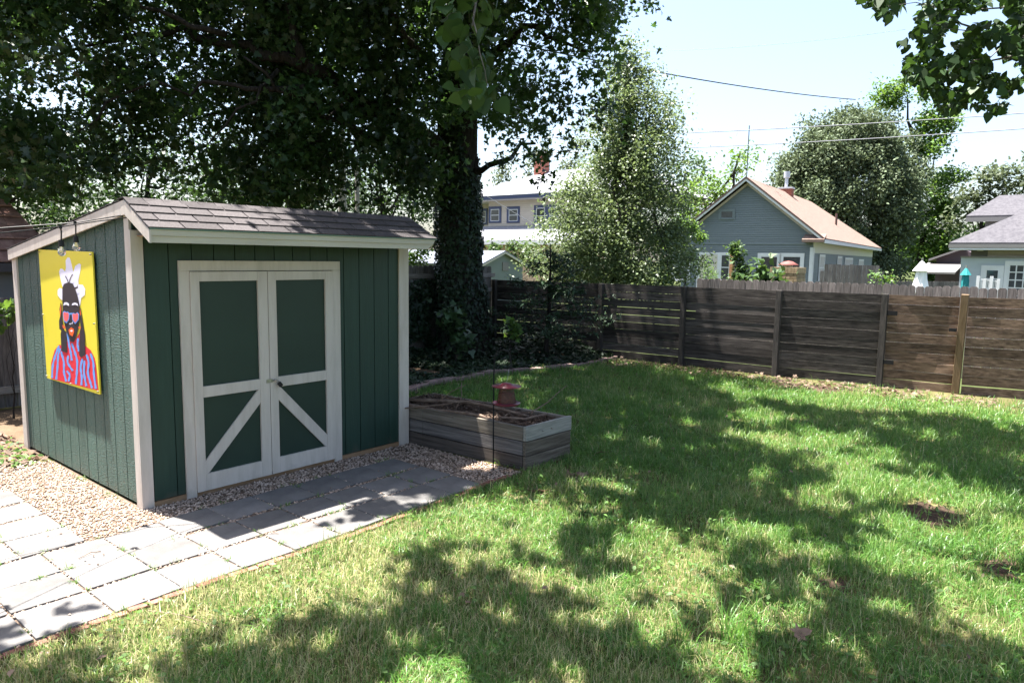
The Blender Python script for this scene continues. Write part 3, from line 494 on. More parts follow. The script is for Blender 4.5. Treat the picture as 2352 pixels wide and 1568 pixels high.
PX = [M('planter_wood_dark', (.045, .036, .030), (.10, .082, .07), rough=.85, ns=2.6, st=(12, .6, 18), lo=.38, hi=.62, bump=(9, .5, (12, 1, 14), .004)), M('planter_wood_mid', (.075, .068, .066), (.17, .155, .145), rough=.85, ns=2.6, st=(12, .6, 18), lo=.38, hi=.62, bump=(9, .5, (12, 1, 14), .004), detail=8), plankx]
for k, (z0, z1) in enumerate(((0, .131), (.140, .273), (.282, .42))):
    j = rnd.uniform(-.004, .004)
    plankx = PX[k]; u = (Bc - Cc).normalized(); vv = (Dc - Cc).normalized()
    side(Cc + u * j + vv * .0, Bc + u * (.012 if k == 2 else 0), z0, z1 + (.004 if k == 2 else 0), plank1 if k == 2 else planky, 'end_board')
    sp = Dc.lerp(Cc, .27)
    side(sp, Cc + vv * .042, z0, z1, plankx, 'side_board'); side(Dc, sp - (Cc - Dc).normalized() * .004, z0, z1, plankx, 'side_board')
    side(Bc + (Ac - Bc).normalized() * .042, Ac, z0, z1, plankx, 'side_board'); side(Ac - (Ac - Dc).normalized() * .04, Dc + (Ac - Dc).normalized() * .04, z0, z1, planky, 'end_board')
# fill
n = 26; b = MB(); vs = []; fs = []
ci = [Cc + Vector((.035, .035)), Bc + Vector((-.035, .035)), Ac + Vector((-.035, -.035)), Dc + Vector((.035, -.035))]
for i in range(n + 1):
    for j in range(n // 2 + 1):
        u, v = i / n, j / (n // 2); p = ci[0].lerp(ci[3], u).lerp(ci[1].lerp(ci[2], u), v); vs.append((p.x, p.y, .33 + .05 * u + .035 * math.sin(u * 17 + v * 5) * math.sin(v * 9) + rnd.uniform(-.012, .012)))
m_ = n // 2 + 1; fs = [(i * m_ + j, i * m_ + j + 1, (i + 1) * m_ + j + 1, (i + 1) * m_ + j) for i in range(n) for j in range(n // 2)]
b.add(vs, fs); o = b.build('planter_mulch', mulch); tag(o, 'dry brown mulch and dead stems filling the raised planter', 'mulch', kind='stuff')
# mulch chips and stems in the planter
n = 5600; u = RNG.random(n); v = RNG.random(n); A0 = np.array([*ci[0]]); A1 = np.array([*ci[1]]); A2 = np.array([*ci[2]]); A3 = np.array([*ci[3]])
Pp = ((A0 + (A3 - A0) * u[:, None]) * (1 - v[:, None]) + (A1 + (A2 - A1) * u[:, None]) * v[:, None])
leaves('planter_debris', np.column_stack([Pp, .345 + .05 * u + RNG.uniform(0, .045, n)]), .055, 'thin', deadleaf, up=1.5); tag(bpy.data.objects['planter_debris'], 'shredded bark and dry leaves on top of the planter soil', 'debris', kind='stuff')
def stick(pts, r, label, name='stick', grp='dead sticks lying in the raised planter', mat=None):
    P = [Vector(p) for p in pts]; Q = []
    for i in range(len(P) - 1):
        for t in (0, .5): Q.append(P[i].lerp(P[i + 1], t) + Vector((rnd.uniform(-1, 1), rnd.uniform(-1, 1), rnd.uniform(-1, 1))) * r * .8)
    Q.append(P[-1]); o = MB().tube(Q, [r * (1 - .5 * i / len(Q)) for i in range(len(Q))], 6, wob=.1).build(name, mat or twig, smooth=True, loc=tuple(P[0])); tag(o, label, 'stick', grp); return o
stick([(2.79, .2, .43), (2.85, -.4, .43), (2.90, -.95, .42), (2.93, -1.15, .40)], .022, 'thick dark stick lying along the shed-side board of the planter')
stick([(2.9, .1, .46), (3.1, -.4, .47), (3.22, -.8, .46), (3.3, -1.25, .41)], .024, 'thick branch lying lengthwise down the middle of the planter')
stick([(3.05, -1.0, .40), (3.2, -1.3, .405), (3.36, -1.38, .42), (3.48, -1.36, .43)], .016, 'curved pale stick near the outer end of the planter')
stick([(2.72, .0, .40), (2.9, -.4, .47), (3.15, -.6, .50), (3.35, -.7, .47)], .008, 'thin dark branch lying crosswise over the planter')
stick([(3.35, -1.2, .42), (3.6, -1.28, .52), (3.9, -1.3, .66)], .006, 'thin twig poking out beyond the outer end of the planter')
stick([(3.0, -.2, .44), (3.1, -.35, .58), (3.16, -.5, .66)], .007, 'thin twig sticking upright from the back of the planter')
stick([(2.95, -.55, .42), (3.1, -.5, .55), (3.3, -.3, .64)], .006, 'forked twig rising from the middle of the planter')
# ---------------------------------------------------------------- feeder
FH = thing('shepherd_hook', (2.66, -1.34, 0), 'thin black iron shepherd hook pole standing in the gravel before the planter', 'garden hook')
MB().tube([(2.66, -1.34, -.03), (2.705, -1.295, .5), (2.755, -1.25, .9), (2.765, -1.25, 1.07), (2.765, -1.28, 1.135), (2.762, -1.36, 1.155), (2.795, -1.39, 1.14), (2.815, -1.405, 1.09), (2.82, -1.41, 1.02), (2.815, -1.41, .985), (2.80, -1.40, .98)], .0065, 8).build('pole', blackm, FH, smooth=True)
FD = thing('bird_feeder', (2.745, -1.43, .63), 'red metal bird feeder with wide round lid and tray on the black hook', 'bird feeder')
fx, fy = 2.74, -1.425
MB().lathe((fx, fy, .825), [(.001, .026), (.04, .022), (.058, .012), (.062, .004), (.140, -.004), (.142, -.008), (.06, -.004), (.001, -.004)], 32).build('lid', redm, FD, smooth=True)
MB().lathe((fx, fy, .66), [(.092, 0), (.066, .150)], 28).build('mesh_body', screen, FD, smooth=True)
MB().lathe((fx, fy, .665), [(.001, 0), (.084, 0), (.07, .08), (.001, .10)], 20).build('seed', seed, FD, smooth=True)
tr = MB().lathe((fx, fy, .64), [(.001, 0), (.11, 0), (.132, .012), (.134, .022), (.130, .022), (.108, .008), (.094, .02), (.001, .02)], 32).build('tray', redm, FD, smooth=True)
MB().tube([(2.80, -1.40, .98), (2.76, -1.42, .9), (fx, fy, .855)], .0015, 5).build('hanger_wire', steel, FD)
# ---------------------------------------------------------------- fences
HF = 1.52
def slat_panel(p, q, mat, T, back=.03, gap=(.001, .011), warp=0, z0=.015, n=10):
    p = Vector((*p, 0)); q = Vector((*q, 0)); d = (q - p).normalized(); nn = Vector((d.y, -d.x, 0)); nn = nn if nn.x > 0 else -nn; off = nn * back
    h = (HF - z0) / n; b = MB()
    for k in range(n):
        a = z0 + k * h; g1, g2 = rnd.uniform(*gap), rnd.uniform(*gap); t = rnd.uniform(-.006, .006)
        S_ = 8; vs = []
        wa = rnd.uniform(-1, 1) * warp; ph = rnd.uniform(0, 6)
        for s in range(S_ + 1):
            u = s / S_; w_ = wa * math.sin(u * 5 + ph); c = p.lerp(q, u) + off + nn * (t + w_)
            gg = g1 * (1 - u) + g2 * u
            for dd, z in ((0, a), (.018, a), (.018, a + h - gg), (0, a + h - gg)): v = c + nn * dd; vs.append((v.x, v.y, z + w_ * .15))
        fs = []
        for s in range(S_):
            o_ = s * 4
            for c_ in range(4): fs.append((o_ + c_, o_ + (c_ + 1) % 4, o_ + 4 + (c_ + 1) % 4, o_ + 4 + c_))
        fs += [(3, 2, 1, 0), tuple(S_ * 4 + i for i in range(4))]
        b.add(vs, fs)
    return b.build('slat_panel', mat, T)
posts = [(9.86, 4.96), (10.09, 2.26), (10.22, .49), (10.26, -1.3), (10.48, -2.94)]
SF = thing('slat_fence', (10.2, 1, 0), 'dark weathered fence of horizontal boards along the back of the lawn', 'fence')
for i in range(4): slat_panel(posts[i], posts[i + 1], slatw, SF)
for x, y in posts: MB().box(x - .045, x + .045, y - .045, y + .045, -.05, HF + .0).build('post', postw, SF, bevel=.003)
GT = thing('slat_gate', (10.5, -3.0, 0), 'wooden gate of horizontal boards with black hinges, between the dark fence and the new post', 'gate')
gp, gq = (10.49, -2.99), (10.635, -3.96)
slat_panel(gp, gq, slatb, GT, gap=(.004, .014), warp=.015, z0=-.01)
for z in (.42, 1.22): MB().box(10.44, 10.452, -3.14, -2.90, z - .035, z + .035).build('hinge', blackm, GT)
MB().box(10.545, 10.57, -3.96, -3.86, .98, 1.03).build('latch', blackm, GT)
RF = thing('slat_fence', (10.63, -4, 0), 'sunlit brown fence of warped horizontal boards with a pale new post, right of the gate', 'fence')
MB().beam((10.66, -4.0, -.05), (10.60, -4.03, HF + .04), .1, .1, up=(1, 0, 0)).build('post', postb, RF, bevel=.004)
slat_panel((10.66, -4.08), (11.05, -5.9), slatb, RF, gap=(.004, .02), warp=.03, z0=-.01)
MB().box(11.0, 11.09, -5.95, -5.86, -.05, HF).build('post', postw, RF, bevel=.003)
slat_panel((11.05, -5.95), (11.4, -8.5), slatb, RF, gap=(.006, .03), warp=.02)
def board_fence(name, p, q, z0, zt, label, mat, wd=.14, railz=(), dog=True, prof=None, grp=None, toward=None, rw=.04):
    p = Vector((*p, 0)); q = Vector((*q, 0)); d = (q - p); L = d.length; d.normalize(); nn = Vector((-d.y, d.x, 0))
    if toward is not None and nn.dot(Vector((*toward, 0)) - p) < 0: nn = -nn
    T = thing(name, tuple(p), label, 'fence', grp); n = int(L / wd); per = 12
    for s in range(0, n, per):
        b = MB()
        for k in range(s, min(s + per, n)):
            a = p + d * (k * wd + .003); c = p + d * ((k + 1) * wd - .004); t = rnd.uniform(0, .006); zz = zt + rnd.uniform(-.015, .015) + (prof((k + .5) / n) if prof else 0)
            cut = .03 if dog else 0; w_ = (c - a).length
            P = [a, c, c, c - d * cut, a + d * cut, a]; Z = [z0, z0, zz - cut, zz, zz, zz - cut]
            b.prism([(v.x - nn.x * t, v.y - nn.y * t, z) for v, z in zip(P, Z)], tuple(-nn * .016))
        b.build('picket_panel', mat, T)
    for z in railz: MB().beam(tuple(p + nn * (rw / 2 + .001) + Vector((0, 0, z))), tuple(q + nn * (rw / 2 + .001) + Vector((0, 0, z))), rw, .09).build('rail', woodg, T)
    x = 0
    while railz and x < L:
        c = p + d * x + nn * .09; MB().box(c.x - .045, c.x + .045, c.y - .045, c.y + .045, -.05, zt - .12).build('post', woodg, T); x += 2.4
    return T
board_fence('board_fence', (1.3, 5.05), (9.92, 5.05), .02, 1.83, 'tall grey weathered board fence behind the ivy-covered tree', picketd, railz=(.35, 1.3, 1.62), toward=(5, 0))
board_fence('board_fence', (-7, 5.0), (1.28, 5.0), .02, 1.42, 'low weathered board fence glimpsed left of the shed', picket, railz=(.25, 1.3), toward=(0, 0))
board_fence('board_fence', (9.98, 5.0), (10.15, 9.5), .02, 1.5, 'grey board fence running back from the yard corner', picketd)
board_fence('picket_fence', (12.6, 1.35), (12.5, -9), -.05, 1.62, 'sunlit dog-eared picket fence rising just behind the dark slat fence', picket)
# distant fences
a = at(1882, 650, 29); c = at(2032, 650, 29)
board_fence('picket_fence', (a.x, a.y), (c.x, c.y), 0, 1.93, 'tall grey picket fence with swept-down ends beside the blue house', picket, dog=False, prof=lambda u: -.55 * max(0, 1 - u / .1) ** 2 - .45 * max(0, 1 - (1 - u) / .12) ** 2)
a = at(2034, 650, 33); c = at(2206, 650, 36)
board_fence('picket_fence', (a.x, a.y), (c.x, c.y), 0, 1.28, 'long low grey picket fence below the big round tree', picket, dog=False)
# ================================================================ HOUSES
class House:
    def __init__(s, name, px, d, rot, label, cat='house', py=600):
        P = at(px, py, d); P.z = 0; s.P = P; s.r = rot; s.T = thing(name, tuple(P), label, cat, rotz=rot)
        s.ex = Vector((math.cos(rot), math.sin(rot), 0)); s.ey = Vector((-math.sin(rot), math.cos(rot), 0))
    def uv(s, px, py, x0=0):
        v = CR @ Vector(((px - 1176) / 1641.28, -(py - 784) / 1641.28, -1)); t = (x0 - (CP - s.P).dot(s.ex)) / v.dot(s.ex); q = CP + v * t - s.P; return q.dot(s.ey), q.z
    def xv(s, px, py, y0=0):
        v = CR @ Vector(((px - 1176) / 1641.28, -(py - 784) / 1641.28, -1)); t = (y0 - (CP - s.P).dot(s.ey)) / v.dot(s.ey); q = CP + v * t - s.P; return q.dot(s.ex), q.z
    def bld(s, b, name, mat, parent=None, **k): return b.build(name, mat, parent or s.T, local=True, **k)
    def clap(s, y0, y1, z0, z1, mat, pitch=.115, x=0, name='wall', back=.1):
        """clapboard wall facing -x; y0,y1 functions of z"""
        b = MB(); z = z0
        while z < z1:
            a, c = y0(z + pitch / 2), y1(z + pitch / 2); zt = min(z + pitch - .016, z1)
            if c - a > .05: b.prism([(x, a, z), (x - .028, a, z), (x - .008, a, zt), (x, a, zt)], (0, c - a, 0))
            z += pitch
        zs = [z0, z1]; b.add([(x + .01, y0(z0), z0), (x + .01, y1(z0), z0), (x + .01, y1(z1), z1), (x + .01, y0(z1), z1), (x + back, y0(z0), z0), (x + back, y1(z0), z0), (x + back, y1(z1), z1), (x + back, y0(z1), z1)], [(0, 1, 2, 3), (7, 6, 5, 4), (0, 4, 5, 1), (1, 5, 6, 2), (2, 6, 7, 3), (3, 7, 4, 0)], 0, .1)
        return s.bld(b, name, mat)
    def clapy(s, x0, x1, z0, z1, mat, pitch=.115, y=0, sg=-1, name='wall'):
        b = MB(); z = z0
        while z < z1:
            zt = min(z + pitch - .016, z1); b.prism([(x0, y, z), (x0, y + sg * .028, z), (x0, y + sg * .008, zt), (x0, y, zt)], (x1 - x0, 0, 0)); z += pitch
        b.box(x0, x1, min(y - sg * .002, y - sg * .1), max(y - sg * .002, y - sg * .1), z0, z1); return s.bld(b, name, mat)
    def win(s, y0, y1, z0, z1, fm, wm, fw=.1, x=0, cols=1, rws=2, gm=None, name='window'):
        b = MB(); xo = x - .055
        b.box(xo, x - .03, y0, y0 + fw, z0, z1, 0).box(xo, x - .03, y1 - fw, y1, z0, z1, 0).box(xo, x - .03, y0 + fw, y1 - fw, z1 - fw, z1, 0).box(xo - .02, x - .03, y0 + fw, y1 - fw, z0, z0 + fw * .7, 0)
        a, c, e, f = y0 + fw, y1 - fw, z0 + fw * .7, z1 - fw; t = min(.045, (c - a) * .12)
        b.box(xo + .006, x - .031, a, a + t, e, f, 1).box(xo + .006, x - .031, c - t, c, e, f, 1).box(xo + .006, x - .031, a + t, c - t, f - t, f, 1).box(xo + .006, x - .031, a + t, c - t, e, e + t, 1)
        for k in range(1, cols): m = a + (c - a) * k / cols; b.box(xo + .008, x - .031, m - t * .5, m + t * .5, e + t, f - t, 1)
        for k in range(1, rws): m = e + (f - e) * k / rws; b.box(xo + .012, x - .032, a + t, c - t, m - t * .5, m + t * .5, 1)
        o = s.bld(b, name, [fm, wm]); s.bld(MB().box(x - .038, x - .036, a, c, e, f), 'pane', gm or glass, o); return o
    def winy(s, x0, x1, z0, z1, fm, fw=.12, y=0, rws=2):
        b = MB(); yo = y - .06
        b.box(x0, x0 + fw, yo, y - .03, z0, z1).box(x1 - fw, x1, yo, y - .03, z0, z1).box(x0 + fw, x1 - fw, yo, y - .03, z1 - fw, z1).box(x0 + fw, x1 - fw, yo, y - .03, z0, z0 + fw)
        b.box(x0 + fw, x1 - fw, yo + .01, y - .03, (z0 + z1) / 2 - .03, (z0 + z1) / 2 + .03)
        o = s.bld(b, 'window', fm); s.bld(MB().box(x0 + fw, x1 - fw, y - .04, y - .035, z0 + fw, z1 - fw), 'pane', curtain, o)
def slab(b, P, t, m=0):
    """roof slab from polygon P (ccw from above) thickness t downwards"""
    n = len(P); b.add(list(P) + [(x, y, z - t) for x, y, z in P], [tuple(range(n)), tuple(range(n, 2 * n))[::-1]] + [((i + 1) % n, i, i + n, (i + 1) % n + n) for i in range(n)], m)
# ---- blue-grey gabled house
H = House('gabled_house', 1709, 40, math.radians(7.2), 'blue-grey clapboard house with a tan shingle gable roof and white windows')
hw = 3.39; ey_ = 3.97; ze = H.uv(1893, 547, -.4)[1]; zp = H.uv(1709, 406, -.4)[1]; sl = (zp - ze) / ey_
wt = lambda z: max(0, min(hw, (zp - .32 - z) / sl))
b = H.clap(lambda z: -wt(z), lambda z: wt(z), .2, ze - .25, sidblue)
b = MB(); z = ze - .25
while z < zp - .45: c = wt(z + .055); b.prism([(0, -c, z), (-.028, -c, z), (-.012, -c, z + .099), (0, -c, z + .099)], (0, 2 * c, 0)); z += .115
b.add([(.002, -hw, ze - .25), (.002, hw, ze - .25), (.002, hw, zp - .32 - hw * sl), (.002, 0, zp - .34), (.002, -hw, zp - .32 - hw * sl)], [(0, 1, 2, 3, 4)], 0, .1); H.bld(b, 'gable', sidblue)
H.clapy(0, 25.4, .2, ze - .1, sidblue, y=-hw, sg=-1); H.clapy(0, 25.4, .2, ze - .1, sidblue, y=hw, sg=1)
b = MB(); xr = 17.5; xe = 26
slab(b, [(-.45, -ey_, ze), (xe, -ey_, ze), (xr, 0, zp), (-.45, 0, zp)], .06); slab(b, [(-.45, 0, zp + .001), (xr, 0, zp + .001), (xe, ey_, ze), (-.45, ey_, ze)], .06); slab(b, [(xe, -ey_, ze), (xe, ey_, ze), (xr, 0, zp)], .06)
rf = H.bld(b, 'roof', rf_tan)
tdk = M('brown_drip', (.10, .06, .05), rough=.6)
for sg in (-1, 1):
    d = Vector((0, sg * ey_, ze - zp)); dn = Vector((0, 0, -1))
    for (x0, x1, o0, o1, mm) in ((-.50, -.452, -.01, .09, tdk), (-.47, -.40, .092, .22, wtrim), (-.10, -.035, .26, .40, sidcream)):
        P = [(x0, 0, zp - o0), (x0, sg * ey_, ze - o0), (x0, sg * ey_, ze - o1), (x0, 0, zp - o1)]
        if mm is sidcream: P = [(x0, 0, zp - o0), (x0, sg * hw, zp - o0 - hw * sl), (x0, sg * hw, zp - o1 - hw * sl), (x0, 0, zp - o1)]
        H.bld(MB().prism(P, (x1 - x0, 0, 0)), 'rake_board', mm)
    H.bld(MB().box(-.45, xe, sg * ey_ - .02, sg * ey_ + .02, ze - .24, ze - .063), 'fascia', wtrim)
    H.bld(MB().box(-.01, 25.4, min(sg * hw, sg * (hw + .03)), max(sg * hw, sg * (hw + .03)), ze - .72, ze - .2), 'frieze_board', M('frieze_%d' % (sg + 1), (.5, .49, .43)))
H.bld(MB().box(-.05, 25.4, -ey_ + .03, -hw, ze - .2, ze - .16).box(-.05, 25.4, hw, ey_ - .03, ze - .2, ze - .16), 'soffit', M('soffit', (.33, .33, .30)))
# cornice return
y0, z0 = H.uv((1950 + 1435 / 3.136) / 1.306, (400 + 965 / 3.136) / 1.306, -.4)
b = MB(); b.add([(-.55, -ey_, ze - .06), (-.55, y0, ze - .06), (-.03, y0 - .05, ze + .22), (-.03, -ey_, ze + .22), (-.55, -ey_, ze - .2), (-.55, y0, ze - .2), (-.03, y0 - .05, ze - .2), (-.03, -ey_, ze - .2)], [(0, 1, 2, 3)[::-1], (4, 5, 6, 7), (0, 4, 5, 1), (1, 5, 6, 2), (2, 6, 7, 3), (3, 7, 4, 0)]); H.bld(b, 'cornice_return', rf_tan)
def c6(x, y): return (1950 + x / 3.136) / 1.306, (400 + y / 3.136) / 1.306
def fwin(x0, y0, x1, y1, **k):
    a, zt = H.uv(*c6(x0, y0)); c, zb = H.uv(*c6(x1, y1)); return min(a, c), max(a, c), zb, zt
a = fwin(650, 712, 800, 812); H.win(*a, sidblue, sidblue, fw=.1, rws=1, name='attic_window')
a = fwin(215, 1115, 375, 1395); H.win(a[0], a[1], a[2], a[3], wtrim, wtrim, fw=.14)
a = fwin(650, 1118, 765, 1380); H.win(a[0], a[1], a[2] - .1, a[3], wtrim, wtrim, fw=.12)
a = fwin(1015, 1125, 1220, 1420); H.win(a[0], a[1], a[2] - .1, a[3], wtrim, wtrim, fw=.15, rws=1)
a = fwin(1222, 1125, 1437, 1420); H.win(a[0], a[1], a[2] - .1, a[3], wtrim, wtrim, fw=.15, rws=1)
a = fwin(450, 1118, 648, 1400)
dr_ = H.bld(MB().box(-.06, -.03, a[0], a[0] + .12, .3, a[3]).box(-.06, -.03, a[1] - .16, a[1], .3, a[3]).box(-.06, -.03, a[0] + .12, a[1] - .16, a[3] - .12, a[3]), 'door_frame', wtrim)
dd = H.bld(MB().box(-.05, -.031, a[0] + .121, a[1] - .161, .3, a[3] - .121), 'door', M('cream_door', (.48, .44, .38), rough=.5))
dcy = (a[0] + a[1]) / 2 - .02; dz = a[3] - .62
H.bld(MB().add([(-.052, dcy + .3 * math.cos(t), dz + .3 * math.sin(t)) for t in np.linspace(0, PI, 12)], [tuple(range(12))]).add([(-.053, dcy + r * math.cos(t) + .0, dz + r * math.sin(t)) for t in (.5, 1.05, 1.57, 2.1, 2.64) for r in (.1, .3)], []), 'fan_light', glass, dd)
b = MB()
for t in (.52, 1.05, 1.57, 2.1, 2.62): b.beam((-.055, dcy + .09 * math.cos(t), dz + .09 * math.sin(t)), (-.055, dcy + .3 * math.cos(t), dz + .3 * math.sin(t)), .02, .006, up=(1, 0, 0))
H.bld(b, 'glazing_bar', wtrim, dd)
a = fwin(430, 1105, 1460, 1118)
yc, _ = H.uv(*c6(1500, 1200)); H.bld(MB().box(-.05, .0, -hw - .03, -hw + .14, .2, ze - .45).box(0, .14, -hw - .05, -hw - .03, .2, ze - .45), 'corner_board', wtrim)
H.bld(MB().box(-.045, -.03, -hw + .14, hw, 2.86, 2.93), 'belt_board', sidblue)
for xa, xb, yt, yb_ in ((1588, 1640, 1140, 1420), (1757, 1800, 1155, 1380), (1828, 1902, 1170, 1380), (1958, 2005, 1185, 1380)):
    xA, zA = H.xv(*c6(xa, yt), -hw); xB, zB = H.xv(*c6(xb, yt), -hw); H.winy(xA, xB, 1.0, (zA + zB) / 2, wtrim, y=-hw)
# rusty vine on the side wall
P = at(1757, 415, 50); q = P - H.P; cx_, cy2 = q.dot(H.ex), q.dot(H.ey)
xA, zA = 9.0, zp - .25
ch = H.bld(MB().box(xA - .35, xA + .35, -.4, .4, zA - .5, zA + .42), 'chimney', chim, rf); H.bld(MB().box(xA - .4, xA + .4, -.45, .45, zA + .42, zA + .52), 'chimney_cap', wtrim, rf)
H.bld(MB().tube([(xA, 0, zA + .5), (xA, 0, zA + 1.15)], .1, 12).tube([(xA, 0, zA + 1.12), (xA, 0, zA + 1.5)], .19, 12), 'flue', M('galv', (.5, .5, .55), rough=.4, metal=.5), rf)
xs, zs = 8.2, 0; xv_ = H.uv
H.bld(MB().tube([(13.5, -2.35, zp - 2.35 * sl - .1), (13.5, -2.35, zp - 2.35 * sl + .75)], .07, 8), 'vent_pipe', tdk, rf)
tp = H.uv(1713, 288, -.5)[1]
an = thing('antenna_mast', tuple(H.P + H.ex * -.35 + Vector((0, 0, zp))), 'thin tall mast rising from the peak of the blue-grey gable', 'antenna')
g = H.P + H.ex * -.35; MB().tube([(g.x, g.y, zp - .2), (g.x, g.y, tp)], .025, 6).build('mast', cable, an)
# ---- two-storey cream house
def c5(x, y): return (1400 + x / 2.94) / 1.306, (400 + y / 2.94) / 1.306
H = House('two_storey_house', 1121.5, 55, math.radians(.5), 'two-storey cream house with navy window trim, pale hipped roof and brick chimney')
_, zev = H.uv(*c5(190, 600)); _, zw = H.uv(*c5(190, 822)); H.clap(lambda z: -13, lambda z: 0, zw - .1, zev + .1, sidcream, pitch=.14)
H.clapy(0, 10, zw - .1, zev + .1, sidcream, y=0, sg=1, pitch=.14)
H.clap(lambda z: 0, lambda z: 5, zw - .5, zev + .1, sidcream, pitch=.14, x=2.2)
for x0, x1 in ((198, 307), (357, 470)):
    a, zt = H.uv(*c5(x0, 648)); c, zb = H.uv(*c5(x1, 790)); H.win(min(a, c), max(a, c), zb, zt, navy, wtrim, fw=.2)
a, zt = H.uv(*c5(597, 635)); c, zb = H.uv(*c5(820, 815)); m = (a + c) / 2; H.win(m - .05, a, zb, zt, navy, wtrim, fw=.2); H.win(c, m - .051, zb, zt, navy, wtrim, fw=.2)
a, zt = H.uv(*c5(120, 665), 2.2); c, zb = H.uv(*c5(186, 805), 2.2); H.win(min(a, c), max(a, c), zb, zt, navy, wtrim, fw=.2, x=2.2)
H.bld(MB().box(-.9, 11, -13.5, 2.9, zev - .02, zev + .02), 'soffit', M('soffit_grey', (.35, .33, .36)))
b = MB().box(-.95, -.9, -13.5, 3.0, zev + .02, zev + .30).box(-.9, 11, 3.0, 3.05, zev + .02, zev + .3); H.bld(b, 'fascia', navy)
z1 = zev + .31; pk = H.uv(*c5(900, 322), 5)[1]; b = MB()
slab(b, [(-1, -13.6, z1), (-1, 3.1, z1), (5, -1.8, pk), (5, -9, pk)][::-1], .05); slab(b, [(-1, 3.1, z1), (11, 3.1, z1), (5, -1.8, pk)][::-1], .05); slab(b, [(11, -13.6, z1), (-1, -13.6, z1), (5, -9, pk)][::-1], .05); slab(b, [(11, 3.1, z1), (11, -13.6, z1), (5, -9, pk), (5, -1.8, pk)][::-1], .05)
rf = H.bld(b, 'roof', rf_grey)
a, zt = H.uv(*c5(622, 250), 4.5); c, zb = H.uv(*c5(698, 370), 4.5); q = H.uv(*c5(660, 202), 4.5)[1]
H.bld(MB().box(4.1, 4.9, c, a, zb - 1.2, zt).box(4.2, 4.8, c + .2, a - .2, zt, q).box(4.15, 4.85, c + .15, a - .15, q, q + .1), 'chimney', chim, rf)
zb = H.uv(*c5(190, 945), -3.2)[1]; b = MB(); slab(b, [(0, .8, zw), (0, -12, zw), (-3.2, -12, zb), (-3.2, 2.5, zb)], .08); H.bld(b, 'porch_roof', rf_grey)
H.clap(lambda z: -12, lambda z: 2.4, -.1, zb - .25, sidtan, pitch=.14, x=-2.6); H.bld(MB().box(-3.22, -3.18, -12, 2.5, zb - .28, zb - .08), 'fascia', wtrim)
# ---- mint garden shed with gable
H = House('gabled_shed', 1201, 30, math.radians(-90 + 1e-2), 'small mint green shed with a slate-coloured gable roof beyond the board fence', 'shed')
# local x points to -y ... gable faces world -y : build in local frame x'=-y world, y'=x world
E3 = 30
def shed2():
    T = H.T; zc = 1.80; zk = 2.28; wd = 2.6
    # local: x -> world -y ; y -> world x.  right eave at y=0, left eave at y=-wd, ridge runs to -x (world +y)
    b = MB(); b.add([(0, 0, -.1), (0, -wd, -.1), (0, -wd, zc), (0, -wd / 2, zk - .05), (0, 0, zc)], [(0, 1, 2, 3, 4)[::-1]]); b.box(-9, -.01, -wd, -wd + .02, -.1, zc - .0).box(-9, -.01, -.02, 0, -.1, zc); H.bld(b, 'wall', sidmint)
    b = MB(); slab(b, [(.15, -wd - .15, zc - .06), (-9, -wd - .15, zc - .06), (-9, -wd / 2, zk), (.15, -wd / 2, zk)][::-1], .04); slab(b, [(.15, .15, zc - .06), (-9, .15, zc - .06), (-9, -wd / 2, zk), (.15, -wd / 2, zk)], .04); H.bld(b, 'roof', rf_slate)
    H.bld(MB().prism([(.16, -wd / 2, zk - .04), (.16, .14, zc - .1), (.16, .14, zc - .18), (.16, -wd / 2, zk - .12)], (-.03, 0, 0)).prism([(.16, -wd / 2, zk - .12), (.16, -wd - .14, zc - .18), (.16, -wd - .14, zc - .1), (.16, -wd / 2, zk - .04)], (-.03, 0, 0)), 'rake_board', cream)
    H.bld(MB().box(.002, .03, -wd / 2 - .02, -wd / 2 + .35, zc - .32, zc + .02), 'vent', sidgrey)
shed2()
# ---- pale house at right
def z3(x, y): return (2650 + x / 4.481) / 1.306, (550 + y / 4.48) / 1.306
H = House('hip_roof_house', 2207, 36, math.radians(.4), 'pale blue house with a purple-grey hipped roof at the right edge')
_, zt = H.uv(*z3(1040, 1000)); _, ze2 = H.uv(*z3(1100, 845)); H.bld(MB().box(0, 10, -12, 0, -.1, zt), 'wall', sidpale)
H.clap(lambda z: -12, lambda z: -.9, zt + .04, ze2 + .15, sidcream, pitch=.13, x=.3); H.bld(MB().box(-.04, .3, -12, .02, zt, zt + .07), 'ledge', sidgrey)
H.bld(MB().box(.31, .6, -12, -.3, zt + .07, ze2 + .1), 'wall', sidgrey)
H.bld(MB().box(-.02, .28, -.75, -.55, zt + .3, zt + .75), 'utility_box', wtrim)
b = MB(); ye = H.uv(*z3(885, 790), -.6)[0]; _, zee = H.uv(*z3(885, 795), -.6)
slab(b, [(-.6, ye, zee), (-.6, -13, zee), (4.6, -13, zee + 3.1), (4.6, ye - 5.2, zee + 3.1)], .06); slab(b, [(10, ye, zee), (-.6, ye, zee), (4.6, ye - 5.2, zee + 3.1)], .06)
rf = H.bld(b, 'roof', rf_purp); H.bld(MB().box(-.62, -.58, -13, ye, zee - .22, zee - .065).box(-.58, 10, ye - .02, ye + .02, zee - .22, zee - .065), 'fascia', sidgrey)
H.bld(MB().box(-.6, .6, -13, ye - .02, zee - .3, zee - .23), 'soffit', wtrim)
b = MB(); yu, zu = H.uv(*z3(1112, 437), 7); yk, zk = H.uv(*z3(1560, 162), 9.5)
slab(b, [(7, yu, zu), (7, -14, zu), (9.5, -14, zk), (9.5, yk, zk)], .08); slab(b, [(12, yu, zu), (7, yu, zu), (9.5, yk, zk)], .08); H.bld(b, 'upper_roof', rf_purp)
H.bld(MB().box(7.3, 12, -14, yu - .8, zu - 2.6, zu - .05), 'upper_wall', sidgrey)
